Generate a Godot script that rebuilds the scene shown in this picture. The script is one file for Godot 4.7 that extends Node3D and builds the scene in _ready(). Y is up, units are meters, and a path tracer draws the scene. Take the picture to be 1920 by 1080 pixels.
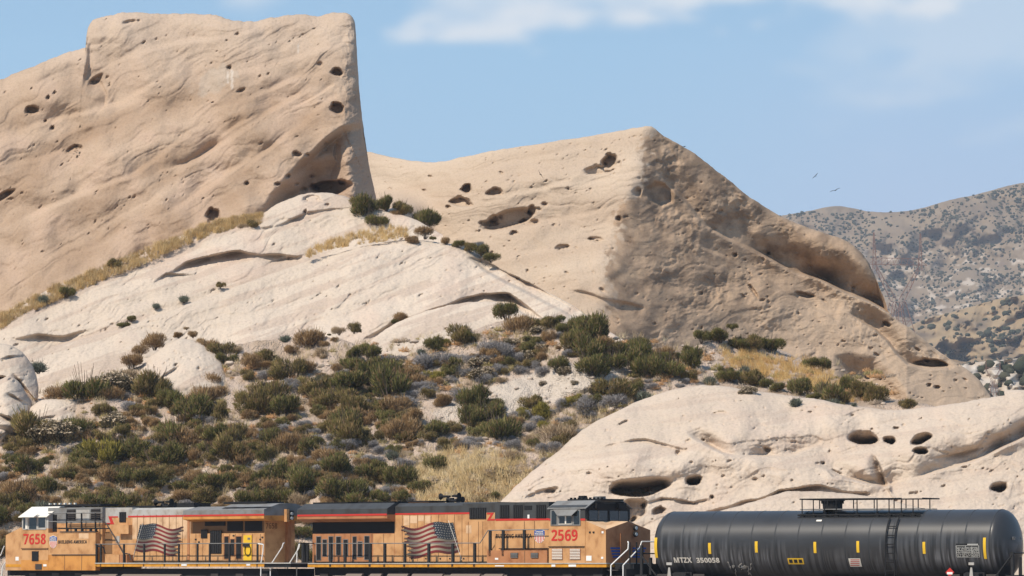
extends Node3D
# A freight train under sandstone outcrops. Units are metres; y = 0 is the top of the rails.

const FPX := 8000.0
const EYE := Vector3(0.0, 1.5, 0.0)
var pitch := atan(522.0 / FPX)
var rng := RandomNumberGenerator.new()
var used := {}
var nz := FastNoiseLite.new()
var nf := FastNoiseLite.new()
var nw := FastNoiseLite.new()
var M := {}
var slope_f: Callable

# ---------- naming and tagging ----------
func numbered(called: String) -> String:
	if not used.has(called):
		used[called] = 0
		return called
	used[called] += 1
	return "%s_%03d" % [called, used[called]]

func tag(o: Node3D, label: String, category := "", group := "", kind := "") -> Node3D:
	o.set_meta("label", label)
	if category: o.set_meta("category", category)
	if group: o.set_meta("group", group)
	if kind: o.set_meta("kind", kind)
	return o

func thing(called: String, label: String, category: String, at := Vector3.ZERO, group := "") -> Node3D:
	var o := Node3D.new()
	o.name = numbered(called)
	add_child(o)
	o.position = at
	tag(o, label, category, group)
	return o

func obj(called: String, m: Mesh, mat: Material, parent: Node3D = null) -> MeshInstance3D:
	var o := MeshInstance3D.new()
	o.mesh = m
	if mat: o.material_override = mat
	if parent == null:
		o.name = numbered(called)
		add_child(o)
	else:
		o.name = called
		parent.add_child(o, true)
	return o

# ---------- where things stand ----------
# direction of sight through a point of the view, scaled so that its depth (-z) is 1
func sight(u: float, v: float) -> Vector3:
	var y := (540.0 - v) / FPX
	var c := cos(pitch)
	var s := sin(pitch)
	var r := Vector3((u - 960.0) / FPX, y * c + s, y * s - c)
	return r / -r.z

func at(u: float, v: float, d: float) -> Vector3:
	return EYE + sight(u, v) * d

# ---------- landforms: a surface between a skyline and a foot, with depth from a slope plus features ----------
class Relief:
	var u0 := 0.0
	var v0 := 0.0
	var w := 0
	var h := 0
	var F := PackedFloat32Array()
	func _init(a: float, b: float, c: float, d: float) -> void:
		u0 = a; v0 = b
		w = int((c - a) / 2.0) + 2
		h = int((d - b) / 2.0) + 2
		F.resize(w * h)
	func get_at(u: float, v: float) -> float:
		var x := clampf((u - u0) * 0.5, 0.0, w - 1.001)
		var y := clampf((v - v0) * 0.5, 0.0, h - 1.001)
		var i := int(x)
		var j := int(y)
		var fx := x - i
		var fy := y - j
		var k := j * w + i
		return lerpf(lerpf(F[k], F[k + 1], fx), lerpf(F[k + w], F[k + w + 1], fx), fy)
	# a hollow; cave > 0 makes its roof slope back to a deep slot at its lower lip
	func pit(u: float, v: float, rx: float, ry: float, deep: float, rot := 0.0, cave := 0.0, sharp := 2.5) -> void:
		if rx >= 8.0 and deep >= 0.55 and cave < 0.9:   # weathered hollows have smaller ones eaten into their rims
			for k in 2:
				var w := u * 0.37 + v * 0.23 + k * 2.1
				pit(u + cos(w) * rx * 0.85, v + sin(w) * ry * 0.85, rx * (0.26 + 0.1 * sin(w * 3.0)), maxf(2.5, ry * 0.34), deep * 0.35, rot + 0.4, cave * 0.5)
		var r := maxf(rx, ry) + 2.0
		var c := cos(rot)
		var s := sin(rot)
		for j in range(maxi(0, int((v - r - v0) * 0.5)), mini(h, int((v + r - v0) * 0.5) + 2)):
			for i in range(maxi(0, int((u - r - u0) * 0.5)), mini(w, int((u + r - u0) * 0.5) + 2)):
				var du := u0 + i * 2.0 - u
				var dv := v0 + j * 2.0 - v
				var a := (du * c + dv * s) / rx
				var b := (-du * s + dv * c) / ry
				var th := atan2(b, a)
				var q := 1.0 - sqrt(a * a + b * b) * (1.0 + 0.09 * sin(2.0 * th + u) + 0.06 * sin(3.0 * th + v) + 0.035 * sin(5.0 * th + u * 0.7))
				if q > 0.0:
					var p := minf(1.0, q * (lerpf(sharp, 10.0, clampf(b * 2.0, 0.0, 1.0)) if cave > 0.0 else sharp))
					p = p * p * (3.0 - 2.0 * p)
					if cave > 0.0:
						p *= lerpf(1.0, pow(clampf(b * 0.5 + 0.5, 0.0, 1.0), 1.4) * 1.3, cave)
					F[j * w + i] += deep * p
	func bulge(u: float, v: float, rx: float, ry: float, amp: float, rot := 0.0) -> void:
		var r := maxf(rx, ry) * 2.2
		var c := cos(rot)
		var s := sin(rot)
		for j in range(maxi(0, int((v - r - v0) * 0.5)), mini(h, int((v + r - v0) * 0.5) + 2)):
			for i in range(maxi(0, int((u - r - u0) * 0.5)), mini(w, int((u + r - u0) * 0.5) + 2)):
				var du := u0 + i * 2.0 - u
				var dv := v0 + j * 2.0 - v
				var a := (du * c + dv * s) / rx
				var b := (-du * s + dv * c) / ry
				var q := a * a + b * b
				if q < 4.8:
					F[j * w + i] -= amp * maxf(0.0, exp(-q) - 0.008)
	# a step along a line: the surface on its upper side (lower side if below) falls back by the third number of each point and returns over `back`
	func ledge(p: Array, rise: float, back: float, below := false, lip := 0.0) -> void:
		var lo := Vector2(1e9, 1e9)
		var hi := Vector2(-1e9, -1e9)
		for q in p:
			lo = Vector2(minf(lo.x, q[0]), minf(lo.y, q[1]))
			hi = Vector2(maxf(hi.x, q[0]), maxf(hi.y, q[1]))
		var m := back * 2.2
		for j in range(maxi(0, int((lo.y - m - v0) * 0.5)), mini(h, int((hi.y + m - v0) * 0.5) + 2)):
			for i in range(maxi(0, int((lo.x - m - u0) * 0.5)), mini(w, int((hi.x + m - u0) * 0.5) + 2)):
				var x := Vector2(u0 + i * 2.0, v0 + j * 2.0)
				var jx := sin(x.x * 0.055 + x.y * 0.02) + sin(x.x * 0.083 - x.y * 0.05 + 1.3) * 0.7 + sin(x.x * 0.021 + 0.5) * 1.2
				x.y += jx * 1.3
				var best := 1e18
				var amp := 0.0
				var side := 0.0
				var over := 0.0
				for k in p.size() - 1:
					var a := Vector2(p[k][0], p[k][1])
					var e := Vector2(p[k + 1][0], p[k + 1][1]) - a
					var t := (x - a).dot(e) / e.length_squared()
					var tc := clampf(t, 0.0, 1.0)
					var dd := x.distance_squared_to(a + e * tc)
					if dd < best:
						best = dd
						amp = lerpf(p[k][2], p[k + 1][2], tc)
						side = -(e.x * (x.y - a.y) - e.y * (x.x - a.x))
						over = absf(t - tc) * e.length() if (k == 0 and t < 0.0) or (k == p.size() - 2 and t > 1.0) else 0.0
				var q := sqrt(best)
				if q > m: continue
				amp *= maxf(0.0, 1.0 - over / 14.0) * (1.0 + 0.22 * jx)
				if side < 0.0: q = -q
				if below: q = -q
				if q > 0.0:
					var r := minf(1.0, q / rise)
					F[j * w + i] += amp * r * r * (3.0 - 2.0 * r) * exp(-(q / back) * (q / back))
				elif lip > 0.0:
					F[j * w + i] -= lip * amp * exp(-(q / rise) * (q / rise) * 0.15)
	func recess(p: Array, amp: float, soft: float) -> void:
		var poly := PackedVector2Array()
		for q in p: poly.append(Vector2(q[0], q[1]))
		var lo := poly[0]
		var hi := poly[0]
		for q in poly:
			lo = lo.min(q)
			hi = hi.max(q)
		for j in range(maxi(0, int((lo.y - v0) * 0.5)), mini(h, int((hi.y - v0) * 0.5) + 2)):
			for i in range(maxi(0, int((lo.x - u0) * 0.5)), mini(w, int((hi.x - u0) * 0.5) + 2)):
				var x := Vector2(u0 + i * 2.0, v0 + j * 2.0)
				if Geometry2D.is_point_in_polygon(x, poly):
					var best := 1e9
					for k in poly.size():
						best = minf(best, x.distance_to(Geometry2D.get_closest_point_to_segment(x, poly[k], poly[(k + 1) % poly.size()])))
					var r := minf(1.0, best / soft)
					F[j * w + i] += amp * r * r * (3.0 - 2.0 * r)
	# many small weathered pits, strung along the bedding
	func speckle(r: RandomNumberGenerator, n: int, ang: float, big: float, noise: FastNoiseLite, cut: float, size := 1.0) -> void:
		var done := 0
		for tries in n * 30:
			var u := u0 + r.randf() * w * 2.0
			var v := v0 + r.randf() * h * 2.0
			var al := u * cos(ang) - v * sin(ang)
			var ac := u * sin(ang) + v * cos(ang)
			if noise.get_noise_2d(al * 0.35, ac * 2.2) < cut: continue
			var k := pow(r.randf(), 7.0)
			var rx := (1.3 + big * k) * size
			pit(u, v, rx * r.randf_range(1.0, 1.7), rx * r.randf_range(0.6, 1.0), 0.11 + 0.05 * rx, -ang + r.randf_range(-0.3, 0.3), 0.0, 2.5)
			done += 1
			if done >= n: break

func cat(p0: Vector3, p1: Vector3, p2: Vector3, p3: Vector3, t: float) -> Vector3:
	return 0.5 * (2.0 * p1 + (p2 - p0) * t + (2.0 * p0 - 5.0 * p1 + 4.0 * p2 - p3) * t * t + (3.0 * p1 - p0 - 3.0 * p2 + p3) * t * t * t)

# T: skyline points [u, v, roundness]; B: foot [index into T, u, v]; base(u, v) -> depth; tint(u, v, depth) -> colour
func landform(called: String, T: Array, B: Array, base: Callable, rel: Relief, tint: Callable, o: Dictionary, parent: Node3D, mat: Material) -> MeshInstance3D:
	var step: float = o.get("step", 2.0)
	# the landform goes on beyond the frame
	if o.has("left"):
		T = [[o.left[0], o.left[1], T[0][2]]] + T
		B = [[0, o.left[0], maxf(B[0][2], o.left[1] + 120.0)]] + B.map(func(b): return [b[0] + 1, b[1], b[2]])
	if o.has("right"):
		T = T + [[o.right[0], o.right[1], T[-1][2]]]
		B = B + [[T.size() - 1, o.right[0], maxf(B[-1][2], o.right[1] + 120.0)]]
	var tops := PackedVector3Array()
	var feet := PackedVector2Array()
	for i in T.size() - 1:
		var p: Array[Vector3] = []
		for k in range(i - 1, i + 3):
			var q: Array = T[clampi(k, 0, T.size() - 1)]
			p.append(Vector3(q[0], q[1], q[2] if q.size() > 2 else float(o.get("round", 20.0))))
		var off := p[2].x < -60.0 or p[1].x > 1990.0
		var n := maxi(1, int(ceil(Vector2(p[2].x - p[1].x, p[2].y - p[1].y).length() / (step * (3.0 if off else 1.0)))))
		for s in n + (1 if i == T.size() - 2 else 0):
			var t := float(s) / n
			tops.append(cat(p[0], p[1], p[2], p[3], t))
			var x := i + t
			var k := 0
			while k < B.size() - 2 and x > B[k + 1][0]: k += 1
			var f := clampf((x - B[k][0]) / (B[k + 1][0] - B[k][0]), 0.0, 1.0)
			feet.append(Vector2(lerpf(B[k][1], B[k + 1][1], f), lerpf(B[k][2], B[k + 1][2], f)))
	var nc := tops.size()
	var most := 0.0
	for i in nc:
		most = maxf(most, Vector2(tops[i].x, tops[i].y).distance_to(feet[i]))
	var nr := int(most / step) + 2
	var behind := [[260.0, 46.0], [130.0, 22.0], [50.0, 9.0], [14.0, 2.8], [3.0, 0.6]]
	var nb := behind.size()
	var rows := nr + nb
	var mpp: float = o.get("mpp", 0.034)
	var ang: float = o.get("strata", 0.4)
	var ca := cos(ang)
	var sa := sin(ang)
	var s_amp: float = o.get("strata_amp", 0.12)
	var s_freq: float = o.get("strata_freq", 0.5)
	var b_amp: float = o.get("bump_amp", 0.5)
	var r_amp: float = o.get("rough_amp", 0.04)
	var m_amp: float = o.get("groove", 0.045)
	var rough = o.get("rough")
	var edge: float = o.get("edge", 1.0)
	var backness: float = o.get("behind", 1.0)
	var V := PackedVector3Array()
	var C := PackedColorArray()
	V.resize(nc * rows)
	C.resize(nc * rows)
	for i in nc:
		var top := Vector2(tops[i].x, tops[i].y)
		var R := maxf(2.0, tops[i].z)
		if edge > 0.0:
			top += (feet[i] - top).normalized() * edge * (nf.get_noise_2d(i * step * 0.6, 7.0) * 2.0 + nf.get_noise_2d(i * step * 2.5, 90.0))
		var dir := feet[i] - top
		var L := dir.length()
		for j in rows:
			var e := 0.0
			var push := 0.0
			var q := top
			if j >= nb:
				e = L * pow(float(j - nb) / (nr - 1), o.get("pow", 1.0))
				q = top + dir * (e / maxf(L, 0.001))
			else:
				q = top + dir * minf(behind[j][0] / maxf(L, 1.0), 0.9)
				push = behind[j][1] * backness
			var u := q.x
			var v := q.y
			var d: float
			if j >= nb:
				d = base.call(u, v)
			else:
				d = base.call(top.x, top.y)
			if e < R:
				d += mpp * (R - sqrt(maxf(0.0, R * R - (R - e) * (R - e))))
			d += push
			var x := u * 0.034
			var y := v * 0.034
			var al := x * ca - y * sa
			var ac := x * sa + y * ca
			var fade := clampf(e / 8.0, 0.0, 1.0)
			d += b_amp * nz.get_noise_2d(x * 7.0, y * 7.0)
			if j >= nb:
				var warp := nz.get_noise_2d(x * 9.0 + 50.0, y * 9.0) * 1.6
				var st := nf.get_noise_2d(al * 3.0, (ac + warp) * 26.0 * s_freq)
				d += s_amp * st * fade
				var gr := nf.get_noise_2d(al * 3.5 + 70.0, (ac + warp * 0.6) * 62.0)
				d += m_amp * clampf((gr - 0.06) * 4.0, 0.0, 1.0) * fade
				var ra := r_amp
				if rough != null: ra += rough.call(u, v)
				d += ra * nf.get_noise_2d(x * 85.0, y * 85.0) * fade * 2.0
				d += rel.get_at(u, v) * clampf(e / 3.0, 0.0, 1.0)
			V[i * rows + j] = at(u, v, d)
			var c: Color = tint.call(u, v, al, ac)
			C[i * rows + j] = c
	var N := PackedVector3Array()
	N.resize(nc * rows)
	for i in nc:
		for j in rows:
			var a := V[maxi(0, i - 1) * rows + j]
			var b := V[mini(nc - 1, i + 1) * rows + j]
			var c := V[i * rows + maxi(0, j - 1)]
			var d := V[i * rows + mini(rows - 1, j + 1)]
			N[i * rows + j] = (d - c).cross(b - a).normalized()
	var I := PackedInt32Array()
	I.resize((nc - 1) * (rows - 1) * 6)
	var k := 0
	for i in nc - 1:
		for j in rows - 1:
			var p := i * rows + j
			I[k] = p; I[k + 1] = p + rows; I[k + 2] = p + 1
			I[k + 3] = p + 1; I[k + 4] = p + rows; I[k + 5] = p + rows + 1
			k += 6
	var arr := []
	arr.resize(Mesh.ARRAY_MAX)
	arr[Mesh.ARRAY_VERTEX] = V
	arr[Mesh.ARRAY_NORMAL] = N
	arr[Mesh.ARRAY_COLOR] = C
	arr[Mesh.ARRAY_INDEX] = I
	var m := ArrayMesh.new()
	m.add_surface_from_arrays(Mesh.PRIMITIVE_TRIANGLES, arr)
	return obj(called, m, mat, parent)

# ---------- textures ----------
func noise_tex(freq: float, oct: int, seed_: int, ramp: Array = [], size := 512, kind := FastNoiseLite.TYPE_SIMPLEX_SMOOTH) -> NoiseTexture2D:
	var n := FastNoiseLite.new()
	n.seed = seed_
	n.noise_type = kind
	n.frequency = freq
	n.fractal_octaves = oct
	var t := NoiseTexture2D.new()
	t.width = size
	t.height = size
	t.seamless = true
	t.noise = n
	if ramp:
		var g := Gradient.new()
		g.offsets = PackedFloat32Array(ramp.map(func(x): return x[0]))
		g.colors = PackedColorArray(ramp.map(func(x): return x[1]))
		t.color_ramp = g
	return t

func grey(x: float) -> Color:
	return Color(x, x, x).linear_to_srgb()

func lin(r: float, g: float, b: float) -> Color:
	return Color(r, g, b).linear_to_srgb()

func plain(c: Color, rough := 0.8, metal := 0.0) -> StandardMaterial3D:
	var m := StandardMaterial3D.new()
	m.albedo_color = c
	m.roughness = rough
	m.metallic = metal
	m.metallic_specular = 0.35
	return m

func make_materials() -> void:
	var rock := StandardMaterial3D.new()
	rock.vertex_color_use_as_albedo = true
	rock.roughness = 0.95
	rock.metallic_specular = 0.2
	rock.albedo_texture = noise_tex(0.02, 5, 11, [[0.0, grey(0.72)], [0.35, grey(0.93)], [0.6, grey(1.0)], [1.0, grey(1.0)]])
	rock.uv1_triplanar = true
	rock.uv1_world_triplanar = true
	rock.uv1_scale = Vector3(0.41, 0.53, 0.47)
	rock.heightmap_enabled = true
	rock.heightmap_texture = noise_tex(0.03, 5, 12)
	rock.heightmap_scale = 1.8
	M.rock = rock
	var soil: StandardMaterial3D = rock.duplicate()
	soil.albedo_texture = noise_tex(0.05, 5, 13, [[0.0, grey(0.55)], [0.4, grey(0.9)], [0.6, grey(1.0)], [1.0, grey(1.0)]])
	soil.heightmap_scale = 16.0
	M.soil = soil
	var hill := StandardMaterial3D.new()
	hill.vertex_color_use_as_albedo = true
	hill.roughness = 1.0
	hill.metallic_specular = 0.1
	M.hill = hill
	var leaf := StandardMaterial3D.new()
	leaf.vertex_color_use_as_albedo = true
	leaf.roughness = 0.75
	leaf.metallic_specular = 0.25
	leaf.cull_mode = BaseMaterial3D.CULL_DISABLED
	leaf.backlight_enabled = true
	leaf.backlight = Color(0.4, 0.4, 0.4)
	M.leaf = leaf

# ---------- sky ----------
func cloud_cover(az: float, el: float) -> float:   # degrees
	var x := az * 1.0
	var y := el * 2.2
	var n := nw.get_noise_2d(x * 1.7 + 31.0, y * 2.6) * 0.95 + nf.get_noise_2d(x * 30.0, y * 46.0) * 0.75
	var rim := lerpf(6.98, 7.30, clampf((az + 1.0) / 4.0, 0.0, 1.0))
	var a := clampf((el - rim + n * 0.34) / 0.26, 0.0, 1.0)
	a *= clampf((az + 1.6 + n * 0.6) / 0.4, 0.0, 1.0) * clampf(0.72 + 0.7 * n, 0.25, 1.0)
	a *= clampf(1.0 - (el - 11.0) / 6.0, 0.0, 1.0) * clampf((28.0 - az) / 15.0, 0.0, 1.0)
	var puff := clampf(1.0 - Vector2((az + 3.6) / 0.5, (el - 7.6) / 0.26).length() + n * 0.6, 0.0, 1.0) * 0.6
	var veil := clampf((az - 4.0 + n) / 1.6, 0.0, 1.0) * clampf((el - 5.9 + n * 0.8) / 1.0, 0.0, 1.0) * clampf((30.0 - az) / 10.0, 0.0, 1.0) * clampf((9.5 - el) / 2.0, 0.0, 1.0) * 0.42
	var far := clampf(nw.get_noise_2d(az * 0.35, el * 0.9) * 2.2 - 0.55, 0.0, 0.6) * clampf((el - 7.0) / 6.0, 0.0, 1.0) * clampf((55.0 - el) / 20.0, 0.0, 1.0) * clampf((absf(az) - 8.0) / 12.0, 0.0, 1.0)
	return clampf(maxf(maxf(a, puff), maxf(veil, far)), 0.0, 1.0)

func sky_colour(az: float, el: float) -> Color:
	var e := clampf(el, 0.0, 90.0)
	var low := Color(0.43, 0.60, 0.775)
	var mid := Color(0.335, 0.545, 0.765)
	var high := Color(0.10, 0.22, 0.47)
	var c := low.lerp(mid, clampf((e - 1.0) / 6.0, 0.0, 1.0)).lerp(high, pow(clampf((e - 7.0) / 83.0, 0.0, 1.0), 0.55))
	c = c.lerp(Color(0.45, 0.55, 0.755), clampf((az - 1.0) / 4.0, 0.0, 1.0) * clampf((7.8 - e) / 3.0, 0.0, 1.0) * 0.6)
	if el < 0.0: c = Color(0.34, 0.29, 0.24)
	return c.lerp(Color(0.72, 0.77, 0.83), cloud_cover(az, el) * 0.95)

func make_sky() -> ImageTexture:
	var small := Image.create(1024, 512, false, Image.FORMAT_RGBF)
	for y in 512:
		var el := 90.0 - (y + 0.5) * 180.0 / 512.0
		if el < -1.0:
			small.fill_rect(Rect2i(0, y, 1024, 512 - y), Color(0.34, 0.29, 0.24))
			break
		for x in 1024:
			small.set_pixel(x, y, sky_colour(wrapf((x + 0.5) * 360.0 / 1024.0, -180.0, 180.0), el))
	small.resize(4096, 2048, Image.INTERPOLATE_CUBIC)
	for y in range(860, 1030):
		for x in range(-110, 110):
			small.set_pixel(posmod(x, 4096), y, sky_colour((x + 0.5) * 360.0 / 4096.0, 90.0 - (y + 0.5) * 180.0 / 2048.0))
	return ImageTexture.create_from_image(small)

func stage() -> void:
	var cam := Camera3D.new()
	cam.name = "camera"
	cam.position = EYE
	cam.rotation.x = pitch
	cam.fov = rad_to_deg(2.0 * atan(540.0 / FPX))
	cam.near = 1.0
	cam.far = 9000.0
	add_child(cam)
	cam.current = true
	var env := Environment.new()
	env.background_mode = Environment.BG_SKY
	var sky := Sky.new()
	var pano := PanoramaSkyMaterial.new()
	pano.panorama = make_sky()
	sky.sky_material = pano
	env.sky = sky
	env.tonemap_mode = Environment.TONE_MAPPER_LINEAR
	env.tonemap_exposure = 1.06
	env.sdfgi_enabled = true
	env.ssao_enabled = true
	env.ssil_enabled = true
	env.fog_enabled = true
	env.fog_density = 0.0001
	env.fog_light_color = Color(0.88, 0.93, 1.0)
	var we := WorldEnvironment.new()
	we.name = "environment"
	we.environment = env
	add_child(we)
	var sun := DirectionalLight3D.new()
	sun.name = "sun"
	sun.light_energy = 1.5
	sun.light_color = Color(1.0, 0.955, 0.89)
	sun.light_angular_distance = 0.5
	sun.shadow_enabled = true
	add_child(sun)
	sun.look_at_from_position(Vector3.ZERO, -SUN, Vector3.UP)

const SUN := Vector3(-0.463, 0.766, 0.444)

# ---------- rocks ----------
func d_tall(u: float, v: float) -> float:
	var e := maxf(0.0, u - lerpf(651.0, 630.0, clampf((v - 60.0) / 280.0, 0.0, 1.0)))
	return 284.0 + (400.0 - v) * 0.0195 - 0.006 * (u - 350.0) + 0.00003 * maxf(0.0, u - 520.0) * maxf(0.0, u - 520.0) + e * e * 0.0012

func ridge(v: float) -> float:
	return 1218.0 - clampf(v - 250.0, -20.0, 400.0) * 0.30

func d_second(u: float, v: float) -> float:
	var q := u - ridge(v)
	var soft := 18.0
	var k := 0.5 * (q + sqrt(q * q + soft * soft))
	return 290.0 + (640.0 - v) * 0.032 - 0.011 * (u - 1200.0) + 0.00012 * pow(clampf(950.0 - u, 0.0, 400.0), 2.0) + k * 0.045 * (1.0 - 0.25 * clampf((u - 1400.0) / 300.0, 0.0, 1.0)) - maxf(0.0, 420.0 - v) * 0.006

func d_upper(u: float, v: float) -> float:
	return 268.5 + (640.0 - v) * 0.047 - 0.002 * (u - 400.0)

func d_slab(u: float, v: float) -> float:
	var q := u - (700.0 + (v - 450.0) * 1.6)
	return 261.0 + (640.0 - v) * 0.046 - 0.003 * (u - 500.0) + 0.5 * (q + sqrt(q * q + 3600.0)) * 0.008

func d_low_slab(u: float, v: float) -> float:
	return 258.6 + (640.0 - v) * 0.05

func d_slope(u: float, v: float) -> float:
	var d := 240.0 + (950.0 - v) * 0.053 - 0.003 * (u - 600.0)
	d += 2.2 * nz.get_noise_2d(u * 0.09, v * 0.16) + 0.9 * nz.get_noise_2d(u * 0.3 + 40.0, v * 0.5)
	d += 0.03 * maxf(0.0, u - 1150.0) * clampf((760.0 - v) / 100.0, 0.0, 1.0)
	return d

func d_front(u: float, v: float) -> float:
	return 229.0 + (1090.0 - v) * 0.043 - 0.004 * (u - 1400.0)

func tan_rock(u: float, v: float, al: float, ac: float) -> Color:
	var c := Color(0.355, 0.25, 0.172)
	var n := nf.get_noise_2d(al * 2.2, ac * 19.0)
	var b := nz.get_noise_2d(u * 0.35, v * 0.35)
	c = c.lerp(Color(0.465, 0.345, 0.25), clampf(0.45 + n * 1.5 + b * 0.5, 0.0, 1.0))
	c = c.lerp(Color(0.475, 0.345, 0.255), clampf(b * 1.4, 0.0, 0.5))
	c = c.lerp(Color(0.51, 0.405, 0.315), clampf((190.0 - v) / 160.0, 0.0, 0.7))
	# pale streaks and a grey bloom below the small nest hole
	var bloom := 1.0 - Vector2((u - 405.0) / 45.0, (v - 150.0 + (u - 405.0) * 0.4) / 26.0).length() + 0.4 * nf.get_noise_2d(u * 2.0, v * 2.0)
	c = c.lerp(Color(0.44, 0.385, 0.32), clampf(bloom * 1.6, 0.0, 0.4))
	if (absf(u - 435.0) < 2.2 and v > 130.0 and v < 168.0) or (absf(u - 427.0) < 1.6 and v > 134.0 and v < 156.0) or (absf(u - 559.0) < 1.5 and v > 82.0 and v < 100.0): c = c.lerp(Color(0.60, 0.54, 0.47), 0.5)
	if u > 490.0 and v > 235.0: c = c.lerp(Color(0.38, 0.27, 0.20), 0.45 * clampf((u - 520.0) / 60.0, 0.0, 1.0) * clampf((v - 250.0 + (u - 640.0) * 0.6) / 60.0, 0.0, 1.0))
	return c

func second_rock(u: float, v: float, al: float, ac: float) -> Color:
	var c := Color(0.455, 0.35, 0.26)
	var n := nf.get_noise_2d(al * 2.0, ac * 17.0)
	c = c.lerp(Color(0.52, 0.415, 0.315), clampf(0.5 + n, 0.0, 1.0))
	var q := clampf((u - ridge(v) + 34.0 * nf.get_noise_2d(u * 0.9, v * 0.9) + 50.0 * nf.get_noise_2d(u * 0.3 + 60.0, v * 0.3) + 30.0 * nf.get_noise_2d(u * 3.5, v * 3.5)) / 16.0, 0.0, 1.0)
	var dark := Color(0.395, 0.268, 0.172).lerp(Color(0.165, 0.104, 0.064), clampf(0.25 + 0.45 * clampf((520.0 - v) / 250.0, 0.0, 1.0) + 1.5 * nf.get_noise_2d(u * 1.3 + 9.0, v * 1.3), 0.0, 1.0))  # shade of the right face put into its colour, mixed with dark stain patches
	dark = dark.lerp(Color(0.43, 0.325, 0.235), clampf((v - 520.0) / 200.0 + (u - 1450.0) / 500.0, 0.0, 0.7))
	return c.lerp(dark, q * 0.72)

func pale_rock(u: float, v: float, al: float, ac: float) -> Color:
	var c := Color(0.51, 0.422, 0.335)
	var n := nf.get_noise_2d(al * 1.6, ac * 15.0)
	var b := nz.get_noise_2d(u * 0.3 + 500.0, v * 0.3)
	c = c.lerp(Color(0.575, 0.48, 0.388), clampf(0.5 + n, 0.0, 1.0))
	c = c.lerp(Color(0.40, 0.30, 0.235), clampf((nf.get_noise_2d(al * 4.0 + 40.0, ac * 50.0) - 0.14) * 4.0, 0.0, 0.45))
	c = c.lerp(Color(0.545, 0.415, 0.33), clampf(b * 1.4 - 0.25 + 0.35 * n, 0.0, 0.45))
	return c

func front_rock(u: float, v: float, al: float, ac: float) -> Color:
	var c := pale_rock(u, v, al, ac).lerp(Color(0.53, 0.425, 0.335), 0.45)
	return c

func slope_soil(u: float, v: float, _al: float, _ac: float) -> Color:
	var c := Color(0.57, 0.45, 0.36)
	var b := nz.get_noise_2d(u * 0.5, v * 0.8)
	var f := nf.get_noise_2d(u * 2.0, v * 2.6)
	c = c.lerp(Color(0.43, 0.32, 0.225), clampf(0.1 + b + 0.4 * f, 0.0, 0.9))
	# the bare pale shelf high on the slope
	var q := Vector2((u - 1000.0 - (735.0 - v) * 1.2) / 120.0, (v - 733.0 + (u - 1000.0) * 0.22) / 32.0).length()
	c = c.lerp(Color(0.60, 0.515, 0.43), clampf((1.25 - q + 0.3 * f) * 3.5, 0.0, 1.0))
	# straw-coloured floor under the dry grass
	var g := Vector2((u - 870.0) / 120.0, (v - 900.0) / 60.0).length()
	c = c.lerp(Color(0.43, 0.335, 0.19), clampf((1.1 - g) * 2.0, 0.0, 0.8))
	return c

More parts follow.
